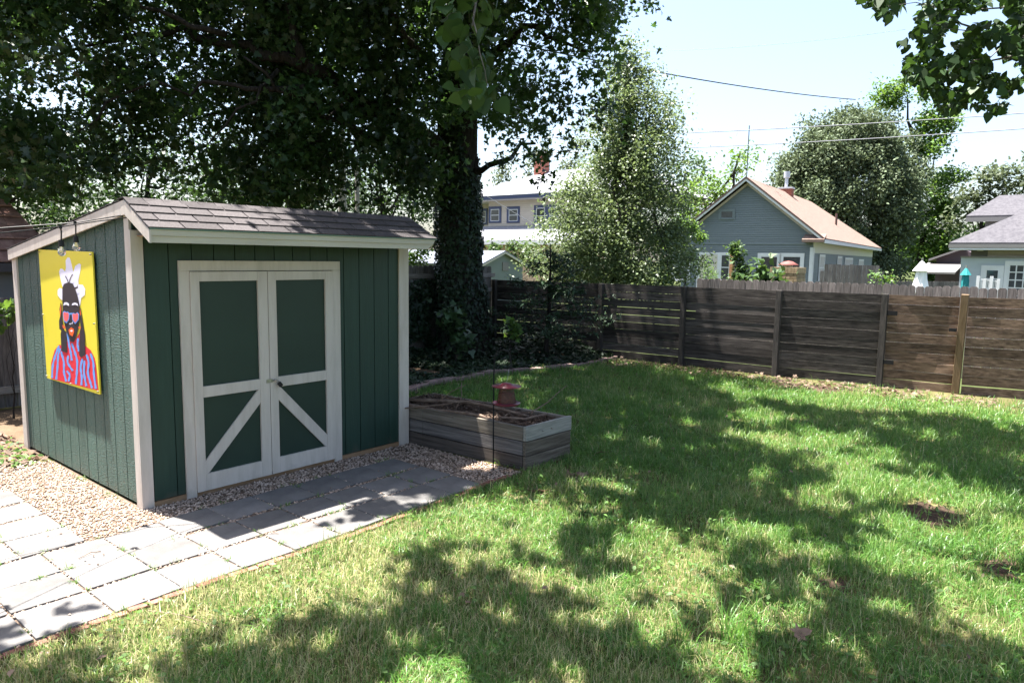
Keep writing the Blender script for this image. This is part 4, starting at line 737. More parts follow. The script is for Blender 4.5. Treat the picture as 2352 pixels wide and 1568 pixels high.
H.bld(MB().box(6.98, 7.05, -14, yu, zu - .3, zu - .08), 'fascia', sidgrey)
a, zt_ = H.uv(*z3(1320, 1100)); c, zb = H.uv(*z3(1600, 1420)); H.win(c, a, zb - .1, zt_, wtrim, wtrim, fw=.16, rws=2)
a, zt_ = H.uv(*z3(1640, 1040)); c = a - 1.9; H.win(a - 1.06, a, .35, zt_, wtrim, wtrim, fw=.14, cols=3, rws=5, name='french_door'); H.win(a - 2.1, a - 1.061, .35, zt_, wtrim, wtrim, fw=.14, cols=3, rws=5, name='french_door')
# mauve house behind
H = House('mauve_house', 2206, 46, math.radians(.3), 'mauve house glimpsed between the round tree and the pale blue house')
_, zr = H.uv(*z3(1040, 880)); yl, zl = H.uv(*z3(715, 1005)); yb_, zb_ = H.uv(*z3(860, 1185)); _, zf = H.uv(*z3(1000, 1070))
b = MB().prism([(0, -5, -.1), (0, yl, -.1), (0, yl, zl), (0, 0, zr), (0, -5, zr - 2)], (8, 0, 0)); H.bld(b, 'wall', sidpurple)
b = MB(); slab(b, [(-.5, yl + .3, zl - .05), (-.5, -.2, zr + .1), (8, -.2, zr + .1), (8, yl + .3, zl - .05)][::-1], .1); H.bld(b, 'roof', sidpurple)
H.bld(MB().prism([(-.52, yl + .3, zl - .16), (-.52, -.2, zr + .0), (-.52, -.2, zr + .1), (-.52, yl + .3, zl - .05)], (.03, 0, 0)), 'rake_board', sidgrey)
b = MB(); slab(b, [(-3, yl + .4, zb_ + .0), (-3, -.2, zb_ + .0), (0, -.2, zf), (0, yl + .4, zf - .0)][::-1], .1); H.bld(b, 'porch_roof', sidgrey)
# red-brown garage at left
P = at(150, 602, 12.5)
H = House('garage', 150, 12.5, 1e-3, 'garage with a red-brown shingle roof behind the fence at the left edge', 'garage', py=602)
def gar():
    x1 = 0; zc = 1.86; b = MB(); n = 14; rise = 2.3; dep = 3.0
    for k in range(n):
        y0, y1 = k * dep / n, (k + 1) * dep / n + .05; za, zb = zc + k * rise / n + .02, zc + (k + 1) * rise / n; xr0, xr1 = -.9 * k / n, -.9 * (k + 1) / n
        xx = -9.
        while xx < xr0:
            xe_ = min(xx + .42, xr0 + (0)); b.add([(xx, y0, za), (xe_, y0, za), (min(xe_, xr1) if xe_ >= xr0 - 1e-6 else xe_, y1, zb), (xx, y1, zb), (xx, y0, za - .02), (xe_, y0, za - .02)], [(0, 1, 2, 3), (4, 5, 1, 0)]); xx += .425
    b.add([(-9, dep, zc + rise), (-.9, dep, zc + rise), (0, 2 * dep, zc), (-9, 2 * dep, zc)], [(0, 1, 2, 3)]); b.add([(0, 0, zc), (0, 2 * dep, zc), (-.9, dep, zc + rise)], [(0, 1, 2)])
    H.bld(b, 'roof', rf_red); H.bld(MB().box(-9, -.25, .3, 2 * dep - .3, -.1, zc - .02), 'wall', sidgrey); H.bld(MB().box(-9, -.02, -.02, .02, zc - .14, zc - .02), 'fascia', M('dark_eave', (.06, .05, .05)))
gar()
# ================================================================ BACKYARD OBJECTS BEYOND
def umbrella(px, py0, py1, d, mat, name, label, w_, wk=1.1):
    B = at(px, py1, d); Tp = at(px, py0, d); h = Tp.z - B.z; T = thing('patio_umbrella', (B.x, B.y, 0), label, 'umbrella'); b = MB(); n = 16; vs = []
    prof = [(.01, 0), (w_ * .28, -.09 * h), (w_, -.42 * h)] ; prof2 = [(w_ * .55, -.36 * h), (w_ * .7, -.75 * h), (w_ * wk, -1.3 * h), (w_ * .5, -1.35 * h)]
    for pr, nm in ((prof, 'cap'), (prof2, 'folded_canopy')):
        vs = [(B.x + r * (1 + .22 * (k % 2)) * math.cos(2 * PI * k / n), B.y + r * (1 + .22 * (k % 2)) * math.sin(2 * PI * k / n), Tp.z + z) for r, z in pr for k in range(n)]
        MB().add(vs, [(i * n + k, i * n + (k + 1) % n, (i + 1) * n + (k + 1) % n, (i + 1) * n + k) for i in range(len(pr) - 1) for k in range(n)]).build(nm, mat, T)
    MB().tube([(B.x, B.y, 0), (B.x, B.y, Tp.z + .08)], .03, 8).build('pole', steel, T)
umbrella(2114, 598, 655, 27, umbw, 'u', 'closed white patio umbrella standing behind the sunlit picket fence', .22)
umbrella(2216, 614, 656, 32, teal, 'u', 'closed teal patio umbrella before the pale blue house', .16, .7)
P = at(2245, 660, 31); T = thing('deck_railing', (P.x, P.y, 0), 'white wooden deck railing below the window of the pale blue house', 'railing')
b = MB(); q = at(2292, 660, 31); r1 = at(2245, 640, 31).z
for t in (0, .33, .66, 1): c = P.lerp(q, t); b.box(c.x - .05, c.x + .05, c.y - .05, c.y + .05, 0, r1 + (.1 if t in (0, .66) else 0))
b.beam((P.x, P.y, r1 - .02), (q.x, q.y, r1 - .08), .06, .05).beam((P.x, P.y, r1 - .35), (q.x, q.y, r1 - .4), .05, .04); b.build('rails', wtrim, T)
b = MB(); 
for t in np.linspace(.05, .95, 12): c = P.lerp(q, float(t)); b.box(c.x - .015, c.x + .015, c.y - .015, c.y + .015, .2, r1 - .08)
b.build('baluster', wtrim, T)
# brick grill chimney
P = at((1950 + 1290 / 3.136) / 1.306, 655, 24); T = thing('brick_barbecue', (P.x, P.y, 0), 'tan brick barbecue chimney with a round red metal cap in the neighbour yard', 'barbecue')
zt_ = at(1808, (400 + 1288 / 3.136) / 1.306, 24).z; b = MB(); z = -.1; k = 0
wdt = 1641 and .50
while z < zt_ - .1:
    hw_ = wdt - .10 * (z / zt_); n = 4; off = (k % 2) * .5
    for i in range(-1, n + 1):
        y0, y1 = max(-hw_, -hw_ + (i + off) * 2 * hw_ / n), min(hw_, -hw_ + (i + 1 + off) * 2 * hw_ / n)
        if y1 - y0 > .02: b.box(P.x - hw_, P.x + hw_ - .0, P.y + y0 + .006, P.y + y1 - .006, z, z + .068)
    z += .08; k += 1
n = 9
for i in range(n): b.box(P.x - .42, P.x + .42, P.y - .42 + i * .84 / n + .005, P.y - .42 + (i + 1) * .84 / n - .005, z, z + .18)
b.build('brickwork', tanb, T); b = MB().box(P.x - .38, P.x + .38, P.y - .38, P.y + .38, -.1, z + .1); b.build('mortar_core', M('mortar', (.35, .30, .24)), T)
MB().lathe((P.x, P.y, z + .24), [(.001, .14), (.12, .12), (.30, .02), (.30, .0), (.12, .0)], 20).build('cap', M('rusty_cap', (.13, .04, .035), (.18, .06, .05), rough=.7, ns=9), T, smooth=True); MB().tube([(P.x, P.y, z), (P.x, P.y, z + .3)], .14, 12).build('flue', steel, T)
P = at(1679, 655, 26); MB().box(P.x - .07, P.x + .07, P.y - .07, P.y + .07, -.1, at(1679, 576, 26).z).build('wooden_post', rustp, loc=(P.x, P.y, 0)); tag(bpy.data.objects['wooden_post'], 'orange-brown wooden post standing before the blue-grey house door', 'post')
# small bits: low brick wall and planter pots by the blue house
P = at(1608, 655, 28); q = at(1700, 655, 28); MB().beam((P.x, P.y, .3), (q.x, q.y, .3), .3, at(1608, 643, 28).z * 2 - .6).build('low_brick_wall', chim, loc=(P.x, P.y, 0)); tag(bpy.data.objects['low_brick_wall'], 'low red brick wall along the patio of the blue-grey house', 'wall')
# ================================================================ WIRES AND POLES
def wire(a, b_, s, r, label, mat=cable):
    A = at(*a); B = at(*b_); o = MB().tube(sag(A, B, s, 24), r, 6).build('overhead_wire', mat, smooth=True, loc=tuple(A)); tag(o, label, 'wire'); return o
wire((700, -10, 13), (1965, 229, 30), .25, .016, 'thick overhead wire slanting down from the big tree to the round tree')
wire((1180, 318, 26), (2460, 252, 26), .12, .014, 'upper of two overhead wires crossing above the blue-grey gable', wirel)
wire((1180, 352, 27), (2460, 288, 27), .12, .014, 'lower of two overhead wires crossing above the blue-grey gable', wirel)
wire((1500, 118, 45), (2080, 68, 45), .2, .009, 'faint thin overhead wire high in the open sky', wirel)
wire((1098, 438, 30), (1330, 568, 34), .08, .012, 'thin pale service wire crossing in front of the cream house windows', wirel)
P = at(787, 490, 24); MB().tube([(P.x, P.y, 0), (P.x, P.y, at(787, 300, 24).z)], [.15, .12], 12).build('utility_pole', polew, loc=(P.x, P.y, 0)); tag(bpy.data.objects['utility_pole'], 'pale wooden utility pole rising behind the shed roof', 'utility pole')
P = at(828, 495, 22); MB().tube([(P.x, P.y, 0), (P.x - .1, P.y, 2.5), (P.x - .05, P.y + .1, at(828, 440, 22).z + 1)], [.09, .08, .06], 10).build('bare_trunk', polew, loc=(P.x, P.y, 0)); tag(bpy.data.objects['bare_trunk'], 'thin pale trunk beside the utility pole behind the shed', 'tree trunk')
# ================================================================ VEGETATION
def blob_pts(blobs, n_per, sp=.33, clus=22, flat=.8, shell=.5):
    out = []
    for bl in blobs:
        c = np.array(bl[0]); r = np.array(bl[1] if hasattr(bl[1], '__len__') else [bl[1]] * 3, float); n = int(n_per * (bl[2] if len(bl) > 2 else 1))
        k = max(1, n // clus); d = RNG.normal(size=(k, 3)); d /= np.linalg.norm(d, axis=1, keepdims=True); rad = (shell + (1 - shell) * RNG.random(k)) ** .6
        cc = c + d * rad[:, None] * r; s = sp * RNG.uniform(.6, 1.4, k)
        p = np.repeat(cc, clus, 0) + RNG.normal(size=(k * clus, 3)) * np.repeat(s, clus)[:, None] * np.array([1, 1, flat]); out.append(p)
    return np.concatenate(out)
def bend(a, b_, n=6, w=.06):
    a = Vector(a); b_ = Vector(b_); L = (b_ - a).length
    return [a.lerp(b_, i / n) + (Vector((rnd.uniform(-1, 1), rnd.uniform(-1, 1), rnd.uniform(-1, 1))) * L * w if 0 < i < n else Vector()) for i in range(n + 1)]
def limb(mb, a, b_, r0, r1, n=6, w=.05, seg=8):
    P = bend(a, b_, n, w); mb.tube(P, [r0 + (r1 - r0) * i / n for i in range(n + 1)], seg, wob=.06); return P
def allowed(P):
    G = gproj(P) + RNG.normal(size=(len(P), 2)) * .05; x, y = G[:, 0], G[:, 1]
    ok = (y > 3.4) | ((x > 1.0) & (y > -.95) & (vnoise(x, y, 2.6, 77) > .20)) | (x > 11.5)
    for s in SHADE: ok |= inpoly(G, s)
    far = (x > 7.2) & (y < 1.2) & (y > -5.5); ok |= far & (vnoise(x, y, 1.15, 5) > .52)
    return ok
def tree(name, label, base, top, r0, blobs, n, size, shape, mat, barkm=None, group=None, sp=.33, filt=False, limbs=6, up=.5, shell=.5, clus=22, droop=0, cat='tree'):
    base = Vector(base); top = Vector(top); T = thing(name, tuple(base), label, cat, group)
    mb = MB(); P = bend(base - Vector((0, 0, .1)), top, 7, .02); mb.tube(P, [r0 * (1.25 if i == 0 else 1 - .75 * i / 7) for i in range(8)], 10, wob=.05)
    for k in range(min(limbs, len(blobs))):
        bl = blobs[int(k * len(blobs) / limbs)]; s = P[min(7, 2 + k % 5)]; limb(mb, s, Vector(tuple(bl[0])), r0 * .35, r0 * .06, 5, .06, 6)
    mb.build('trunk', barkm or bark, T, smooth=True)
    L = blob_pts(blobs, n, sp, shell=shell, clus=clus)
    if filt: L = L[allowed(L)]
    leaves('crown', L, size, shape, mat, T, up=up, droop=droop); return T
def B(px, py, d, r, k=1): return (tuple(at(px, py, d)), r, k)
# ---- the big ivy-clad maple
mt = thing('maple_tree', (8.25, 4.33, 0), 'huge dark shade tree with a broad crown over the shed, its trunk clad in ivy', 'tree')
mb = MB(); TP = [(8.25, 4.33, -.1), (8.24, 4.34, .25), (8.22, 4.36, .7), (8.18, 4.4, 1.5), (8.14, 4.45, 2.6), (8.12, 4.48, 3.8), (8.12, 4.48, 5.0), (8.2, 4.4, 6.2), (8.4, 4.3, 7.6), (8.5, 4.4, 9.5), (8.4, 4.5, 11.5)]
TR = [.68, .56, .49, .44, .41, .40, .40, .38, .30, .2, .08]; mb.tube(TP, TR, 22, wob=.05)
limb(mb, (7.95, 4.55, 4.0), at(900, 262, 13.4), .20, .15, 4, .03, 10); A_ = at(900, 262, 13.4); B_ = at(700, 150, 12.2); limb(mb, A_, B_, .15, .11, 5, .04); limb(mb, B_, at(420, 60, 13), .11, .05, 6, .05); limb(mb, B_, at(640, -40, 12), .08, .03)
limb(mb, A_, at(560, 235, 14), .08, .03, 6, .05); limb(mb, at(560, 235, 14), at(330, 300, 14.5), .035, .015); limb(mb, (8.1, 4.5, 5.2), at(1200, 60, 12.5), .16, .05); limb(mb, at(1200, 60, 12.5), at(1360, 120, 12), .05, .015)
limb(mb, (8.12, 4.48, 3.6), at(1230, 330, 13.6), .09, .02); limb(mb, (8.2, 4.4, 6), at(900, -150, 13), .17, .05); limb(mb, (8.15, 4.45, 5.6), (9.8, 3.2, 8.5), .16, .05); limb(mb, at(430, 60, 13), at(120, 130, 14), .05, .02)
for a, c, r_ in (((880, 330, 12.6), (560, 130, 11.8), .06), ((700, 200, 12), (300, 210, 12), .05), ((640, 160, 12), (480, 330, 12), .035), ((780, 240, 12.5), (640, 400, 12.5), .03), ((520, 80, 12.2), (250, -20, 12), .05), ((300, 210, 12), (150, 330, 12.5), .025), ((960, 120, 12.6), (820, -40, 12), .08)): limb(mb, at(*a), at(*c), r_, r_ * .3, 7, .06)
mb.build('trunk', bark, mt, smooth=True)
def ylow(px):
    for (a, ya), (c, yc) in zip(LOW, LOW[1:]):
        if a <= px <= c: return ya + (yc - ya) * (px - a) / (c - a)
    return 100
GAPS = [(30, 190), (195, 215), (465, 255), (385, 385), (265, 430), (60, 250), (1290, 150), (1260, 235)]
LOW = [(-300, 400), (30, 430), (120, 490), (300, 465), (480, 478), (600, 462), (720, 438), (990, 445), (1050, 240), (1130, 330), (1190, 385), (1260, 330), (1320, 250), (1370, 110), (1420, 0), (1450, -80)]
bl = []
for px in range(-150, 1440, 85):
    for j in range(9):
        y = ylow(px) - 58 - j * 92 + rnd.uniform(-34, 30); x = px + rnd.uniform(-40, 40)
        if y < -330: break
        if x < 70 and 110 < y < 270: continue
        if 990 < x < 1075 and y > 130: continue
        for dd in ((rnd.uniform(12, 13.5), rnd.uniform(14, 17)) if x < 1000 else (rnd.uniform(11.5, 15),)):
            if (x < 450 and y < 380 and rnd.random() < .15) or rnd.random() < .10: continue
            if any((x - a) ** 2 + (y - c) ** 2 < 62 ** 2 for a, c in GAPS): continue
            bl.append(B(x, y, dd, rnd.uniform(.6, .9) if x < 450 else rnd.uniform(.6, .95), .72 if x < 450 else .9))
for k in range(34): bl.append(((rnd.uniform(1.0, 3.8), rnd.uniform(1.2, 3), rnd.uniform(7.5, 9.5)), rnd.uniform(.5, .8), .6))
for k in range(40): bl.append(((rnd.uniform(2.5, 11), rnd.uniform(2.5, 9), rnd.uniform(7.8, 12)), rnd.uniform(1.2, 1.8), 1.3))
def too_right(c):
    v = CR.transposed() @ (Vector(c) - CP); X, Y = 1176 - 1641 * v.x / v.z, 784 + 1641 * v.y / v.z; return Y > -140 and X > 1200 + .0 * Y and (Y < 784 and X > np.interp(max(Y, 0), (0, 60, 130, 265, 330), (1430, 1400, 1370, 1320, 1260)))
bl = [q for q in bl if not too_right(q[0])]
L = blob_pts(bl, 640, .19, clus=30, shell=.15); L = L[allowed(L) & (L[:, 2] > 2.75)]
d_ = L - np.array(CP); dd_ = np.linalg.norm(d_[:, :2], axis=1); keep = (dd_ > 9.5) | ((L[:, 2] > 3.2 + .42 * dd_) & ~inview(L, .02)); L = L[keep]; print('maple', len(bl), len(L))
backlit_var = np.clip(.95 * vnoise(L[:, 0] - L[:, 1] + 20, L[:, 2], 1.1, 91) ** 1.5 + .35 * vnoise(L[:, 0] + 9, L[:, 1], 3, 92) - .1 + .35 * RNG.random(len(L)) ** 2, 0, 1)  # brighter leaf clusters: backlit patches of the crown put into the colour
leaves('crown', L, .088, 'maple', lf_main, mt, up=.25, droop=.6, var=backlit_var)
# ivy climbing the trunk
iv = thing('ivy_vine', (8.2, 4.3, 0), 'dark glossy ivy climbing the trunk of the big shade tree and the fence beside it', 'ivy')
def on_trunk(n, z1):
    z = RNG.uniform(0, 1, n) ** .8 * z1; t = RNG.uniform(0, 2 * PI, n); zz = [p[2] for p in TP]
    x = np.interp(z, zz, [p[0] for p in TP]); y = np.interp(z, zz, [p[1] for p in TP]); r = np.interp(z, zz, TR) + RNG.uniform(.0, .09, n)
    k = vnoise(t * 1.2, z, 1.1, 3) + .25 * np.cos(t - 3.6) > .30 + .13 * np.maximum(0, z - 2.0)
    N = np.column_stack([np.cos(t), np.sin(t), .35 + 0 * t]); return np.column_stack([x + r * np.cos(t), y + r * np.sin(t), z])[k], N[k]
Pv, N = on_trunk(13000, 5.4); leaves('leaves', Pv, .068, 'ivy', lf_ivy, iv, N=N, droop=2.5)
n = 2600; x = RNG.uniform(7.0, 8.5, n); z = RNG.uniform(0, 1.75, n); k = vnoise(x, z, 1.6, 9) > .62 - .35 * (x - 7.0) / 1.5; Pf = np.column_stack([x, 4.93 - RNG.uniform(0, .12, n), z])[k]; leaves('fence_leaves', Pf, .085, 'ivy', lf_ivy, iv, N=np.tile([0, -1, .3], (len(Pf), 1)), droop=2)
mb = MB()
for k in range(14):
    t = rnd.uniform(2.5, 6); P = []
    for j in range(9): z = j * .5; r = np.interp(z, [p[2] for p in TP], TR) + .015; tt = t + .25 * math.sin(j * .9 + k); P.append((np.interp(z, [p[2] for p in TP], [p[0] for p in TP]) + r * math.cos(tt), np.interp(z, [p[2] for p in TP], [p[1] for p in TP]) + r * math.sin(tt), z))
    mb.tube(P, .012, 5)
mb.build('stem', bark, iv, smooth=True)
# ---- the tree overhead that shades the lawn
ov = thing('redbud_tree', (4.6, -9.2, 0), 'heart-leaved tree whose sunlit boughs hang in at the top right corner and top centre', 'tree')
mb = MB(); mb.tube(bend((4.6, -9.2, -.1), (4.3, -8.4, 3.6), 5, .03), [.3, .24, .22, .2, .19, .18], 12, wob=.05)
fork = (4.3, -8.4, 3.6); 
for q in ((1.2, -4.6, 5.4), (2.8, -2.4, 6.8), (5.4, -3.2, 6.9), (.2, -4.0, 5.2), (6.8, -3.6, 6.6), (3.6, -.5, 7.6)): limb(mb, fork, q, .13, .03, 7, .05)
R1 = at(2420, 90, 8.2); limb(mb, fork, R1, .11, .045, 6, .03)
for a, c in (((2420, 90), (2120, 70)), ((2400, 60), (2200, 160)), ((2380, 120), (2070, 188)), ((2420, 30), (2040, 15)), ((2400, 140), (2290, 235)), ((2250, 70), (2120, 10)), ):
    limb(mb, at(*a, 7.6), at(*c, 7.0), .010, .002, 6, .03, 5)
limb(mb, fork, at(1090, -260, 3.6), .07, .02, 6, .04); limb(mb, at(1090, -260, 3.6), at(1085, 60, 3.1), .012, .004, 5, .03, 5); limb(mb, at(1085, 40, 3.1), at(1120, 200, 3.1), .004, .002, 4, .03, 4)
mb.build('trunk', barkg, ov, smooth=True)
L = []
for s in SHADE:
    s = np.array(s); lo, hi = s.min(0) - .1, s.max(0) + .1; ar = np.prod(hi - lo); G = RNG.uniform(lo, hi, (int(ar * 620), 2)); k = inpoly(G + RNG.normal(size=G.shape) * .045, s.tolist()); G = G[k]
    G = G + RNG.normal(size=G.shape) * .05; G = G[vnoise(G[:, 0], G[:, 1], 3.3, 2) * .6 + vnoise(G[:, 0], G[:, 1], 8.5, 12) * .4 > .36]
    dist = np.hypot(G[:, 0] - CP.x, G[:, 1] - CP.y); z = np.maximum(4.7, 2.5 + .42 * dist) + RNG.random(len(G)) * .9; L.append(np.column_stack([G + z[:, None] * np.array([S.x / S.z, S.y / S.z]), z]))
# scattered light dapple over the open lawn
G = RNG.uniform((-2, -6.5), (8, -1.9), (9000, 2)); G = G[vnoise(G[:, 0], G[:, 1], 2.1, 8) * .6 + vnoise(G[:, 0], G[:, 1], 6, 18) * .4 > .66]; dist = np.hypot(G[:, 0] - CP.x, G[:, 1] - CP.y); z = np.maximum(4.7, 2.5 + .42 * dist) + RNG.random(len(G)) * .8; L.append(np.column_stack([G + z[:, None] * np.array([S.x / S.z, S.y / S.z]), z]))
L = np.concatenate(L); L = L[~inview(L, .03)]; print('over', len(L))
leaves('crown', L, .12, 'heart', lf_over, ov, up=.8)
# visible boughs
pts = []
POL = [(1990, -60), (1968, 0), (2046, 54), (2080, 110), (2075, 180), (2120, 215), (2165, 262), (2200, 250), (2260, 272), (2310, 250), (2330, 200), (2480, 240), (2480, -60)]
PP = np.array(POL, float); Gp = RNG.uniform(PP.min(0), PP.max(0), (5600, 2)); Gp = Gp[inpoly(Gp, POL) & (vnoise(Gp[:, 0] / 60, Gp[:, 1] / 60, 1.6, 4) > .36)]
pts = np.array([tuple(at(x, y, rnd.uniform(6.6, 8.6))) for x, y in Gp]); leaves('bough', pts, .066, 'heart', lf_over, ov, up=.1, droop=1.6)
pts = [tuple(at(rnd.gauss(1078 + .12 * (y - 100), 40 - .08 * y), y, rnd.uniform(3.0, 3.6))) for y in [rnd.uniform(-60, 235) for _ in range(150)]]
leaves('bough', np.array(pts), .064, 'heart', lf_over, ov, up=.1, droop=2.2)
c_ = np.array(tuple(at(1085, 90, 3.2))); Q = c_ + RNG.normal(size=(420, 3)) * (.30, .30, .25); Q += np.array(tuple(S)) * (2.0 + RNG.random((420, 1))); Q = Q[~inview(Q, .02)]; leaves('unseen_shade_bough', Q, .1, 'heart', lf_over, ov, up=.8)  # leaves added out of view to keep sun off the hanging bough below
# ---- pear tree beyond the slat fence
prof = [(150, 14, 1447), (195, 38, 1458), (250, 72, 1472), (300, 100, 1462), (350, 120, 1450), (400, 135, 1438), (450, 148, 1430), (500, 150, 1418), (550, 172, 1414), (600, 190, 1412), (640, 185, 1410)]
bl = []
for y, hw_, xc in prof:
    for k in range(max(2, int(hw_ / 9))):
        u = rnd.uniform(-1, 1); bl.append(B(xc + u * hw_ * .86, y + rnd.uniform(-22, 22), 19 + rnd.uniform(-1, 1) * hw_ * .011, rnd.uniform(.30, .5), 1))
for x, y in ((1447, 108), (1441, 140), (1228, 570), (1215, 612), (1250, 520), (1275, 450), (1545, 250), (1552, 290), (1340, 300)): bl.append(B(x, y, 19, .22, .4))
tree('pear_tree', 'tall pyramidal tree with small shiny grey-green leaves behind the dark slat fence', (*at(1400, 650, 19).xy, 0), at(1447, 130, 19), .13, bl, 500, .074, 'oval', lf_pear, sp=.20, limbs=14, shell=.1, clus=12)
# ---- cedar in the corner
cb = at(1255, 800, 13.9); cb.z = 0; T = thing('cedar_sapling', tuple(cb), 'dark feathery cedar sapling in front of the fence corner', 'tree'); mb = MB(); mb.tube(bend(cb, cb + Vector((.05, 0, 2.3)), 5, .02), [.05, .045, .04, .03, .02, .01], 8)
C = []; Nn = []
for k in range(52):
    z = rnd.uniform(.35, 2.1); a = rnd.uniform(0, 2 * PI); L_ = (2.5 - z) * .72 * rnd.uniform(.6, 1.1) + .15; s = cb + Vector((0, 0, z)); e_ = s + Vector((math.cos(a) * L_, math.sin(a) * L_, rnd.uniform(-.05, .35) * L_)); P = limb(mb, s, e_, .012, .003, 4, .04, 4)
    for j in range(80): u = rnd.random() ** .7; q = s.lerp(e_, u); C.append((q.x + rnd.gauss(0, .045), q.y + rnd.gauss(0, .045), q.z + rnd.gauss(0, .025) - .03 * u))
mb.build('trunk', bark, T, smooth=True); leaves('crown', np.array(C), .10, 'thin', lf_cedar, T, up=.6)
# ---- round magnolia and trees behind the houses
c0 = at(1942, 440, 76); bl = []
for k in range(420):
    d = Vector((rnd.gauss(0, 1), rnd.gauss(0, 1), rnd.gauss(0, 1))).normalized(); 
    rr = rnd.uniform(.6, 1.0); bl.append((tuple(c0 + Vector((d.x * 6.2 * rr, d.y * 6.2 * rr, (d.z * 7.6 if d.z > 0 else d.z * 8.4) * rr))), rnd.uniform(.75, 1.2), 1))
for k in range(60): bl.append((tuple(c0 + Vector((rnd.uniform(-5.5, 5.5), rnd.uniform(-5.5, 5.5), -rnd.uniform(6.5, 8.8)))), 1.0, 1))
tree('magnolia_tree', 'large round dense grey-green tree behind the blue-grey house', (c0.x, c0.y, 0), c0 + Vector((0, 0, 3)), .4, bl, 300, .27, 'oval', lf_mag, sp=.45, shell=.2, clus=14, limbs=10, up=.3)
def simple(name, label, lst, d, r, n, size, mat, tr=.25, grp=None, shape='oval', sp=.4, bx=None, shell=.3):
    bl = []
    for x, y, rp in lst:
        R_ = rp / 1641 * d * .93
        for k in range(max(2, int((R_ / r) ** 2 * 2.2))):
            v = Vector((rnd.gauss(0, 1), rnd.gauss(0, 1), rnd.gauss(0, 1))).normalized() * R_ * rnd.uniform(.3, 1); bl.append((tuple(at(x, y, d) + v), r * rnd.uniform(.7, 1.2), 1))
    cx_ = bx or sum(q[0] for q in lst) / len(lst); b0 = at(cx_, 600, d); tp = at(lst[0][0], lst[0][1], d)
    return tree(name, label, (b0.x, b0.y, 0), tp, tr, bl, n, size, shape, mat, group=grp, sp=sp, limbs=7, shell=shell, clus=16)
G1 = 'trees beyond the houses'
simple('leafy_tree', 'tall bright green tree rising behind the round grey-green tree', [(2085, 225, 40), (2140, 270, 45), (2020, 228, 22), (2130, 340, 45), (2160, 420, 45), (2165, 500, 45), (2175, 570, 40), (2150, 620, 40), (2120, 480, 45), (2110, 560, 45), (2190, 600, 35)], 90, 1.1, 230, .34, lf_lite, .3, G1)
simple('leafy_tree', 'hazy olive tree clump above the roof of the pale blue house', [(2235, 430, 40), (2290, 420, 45), (2345, 425, 45), (2400, 420, 40), (2210, 480, 40), (2290, 470, 40)], 85, 1.3, 110, .42, lf_olive, .3, G1)
simple('leafy_tree', 'light green tree left of the blue-grey gable, below its rake', [(1700, 352, 12), (1672, 385, 28), (1640, 420, 42), (1600, 470, 40), (1570, 530, 40), (1560, 590, 36), (1625, 505, 26)], 44, .6, 120, .20, lf_lite, .2, G1)
simple('leafy_tree', 'soft blue-green tree between the pyramidal tree and the blue-grey gable', [(1575, 390, 40), (1600, 440, 40), (1550, 450, 40)], 60, .9, 110, .28, lf_mid, .25, G1)
simple('leafy_tree', 'wispy grey-green tree behind the chimney of the cream house', [(1260, 350, 24), (1215, 385, 32), (1160, 390, 30), (1130, 430, 28), (1300, 380, 30), (1330, 330, 25)], 80, 1.0, 110, .34, lf_olive, .25, G1)
simple('sapling', 'bright lime green leafy bough reaching in front of the blue-grey house', [(1570, 520, 22), (1592, 528, 14), (1610, 545, 9), (1560, 560, 18), (1585, 585, 8)], 22, .16, 130, .085, lf_lite, .03, 'shrubs beyond the slat fence', sp=.08)
G2 = 'trees beyond the back fence'
simple('tree_belt', 'distant belt of dark trees behind the pale houses at right', [(x_, 575 + 12 * math.sin(x_), 44) for x_ in range(1960, 2420, 45)], 100, 1.9, 260, .5, lf_bg, .3, G1)
simple('tree_belt', 'distant belt of dark trees behind the cream house and the pyramidal tree', [(x_, 560 + 12 * math.sin(x_), 44) for x_ in range(1080, 1700, 60)], 110, 2.2, 150, .55, lf_bg, .3, G1)
simple('leafy_tree', 'far green tree line glimpsed low between shed roof and crown at left', [(x_, 470 + 20 * math.sin(x_), 50) for x_ in range(-60, 560, 75)], 48, 1.2, 190, .26, lf_bg, .25, G2)
simple('leafy_tree', 'far green trees glimpsed low between the utility pole and the trunk', [(x_, 460 + 20 * math.sin(x_), 50) for x_ in range(560, 1040, 75)], 50, 1.2, 190, .26, lf_bg, .25, G2)
simple('leafy_tree', 'mid green tree at the far left edge above the red-brown garage roof', [(20, 330, 40), (-40, 260, 60), (60, 420, 35), (110, 470, 35), (30, 395, 40), (-60, 380, 60)], 20, .5, 220, .12, lf_bg, .16, G2)
simple('leafy_tree', 'green tree seen through the gap above the left end of the shed roof', [(350, 380, 60), (300, 440, 50), (400, 440, 50), (240, 330, 50), (200, 440, 40)], 26, .6, 200, .14, lf_bg, .18, G2)
simple('leafy_tree', 'dark green tree behind the middle of the shed roof', [(520, 380, 70), (600, 440, 50), (480, 450, 50), (660, 380, 60), (720, 450, 40)], 24, .6, 230, .13, lf_bg, .18, G2)
simple('leafy_tree', 'light green tree between the utility pole and the ivy-covered trunk', [(870, 400, 55), (930, 450, 45), (960, 380, 50), (850, 470, 35), (970, 490, 35), (780, 420, 50)], 28, .7, 200, .15, lf_bg, .2, G2)
simple('shrub', 'feathery green shrub just past the right end of the shed roof', [(965, 590, 22), (985, 560, 20), (950, 600, 18)], 17, .2, 120, .09, lf_lite, .03, 'shrubs beyond the slat fence', sp=.1)
simple('shrub', 'low leafy shrub above the mint green shed', [(1130, 580, 14), (1175, 575, 16), (1210, 585, 22), (1235, 600, 22)], 33, .3, 120, .16, lf_mid, .04, 'shrubs beyond the slat fence', sp=.14)
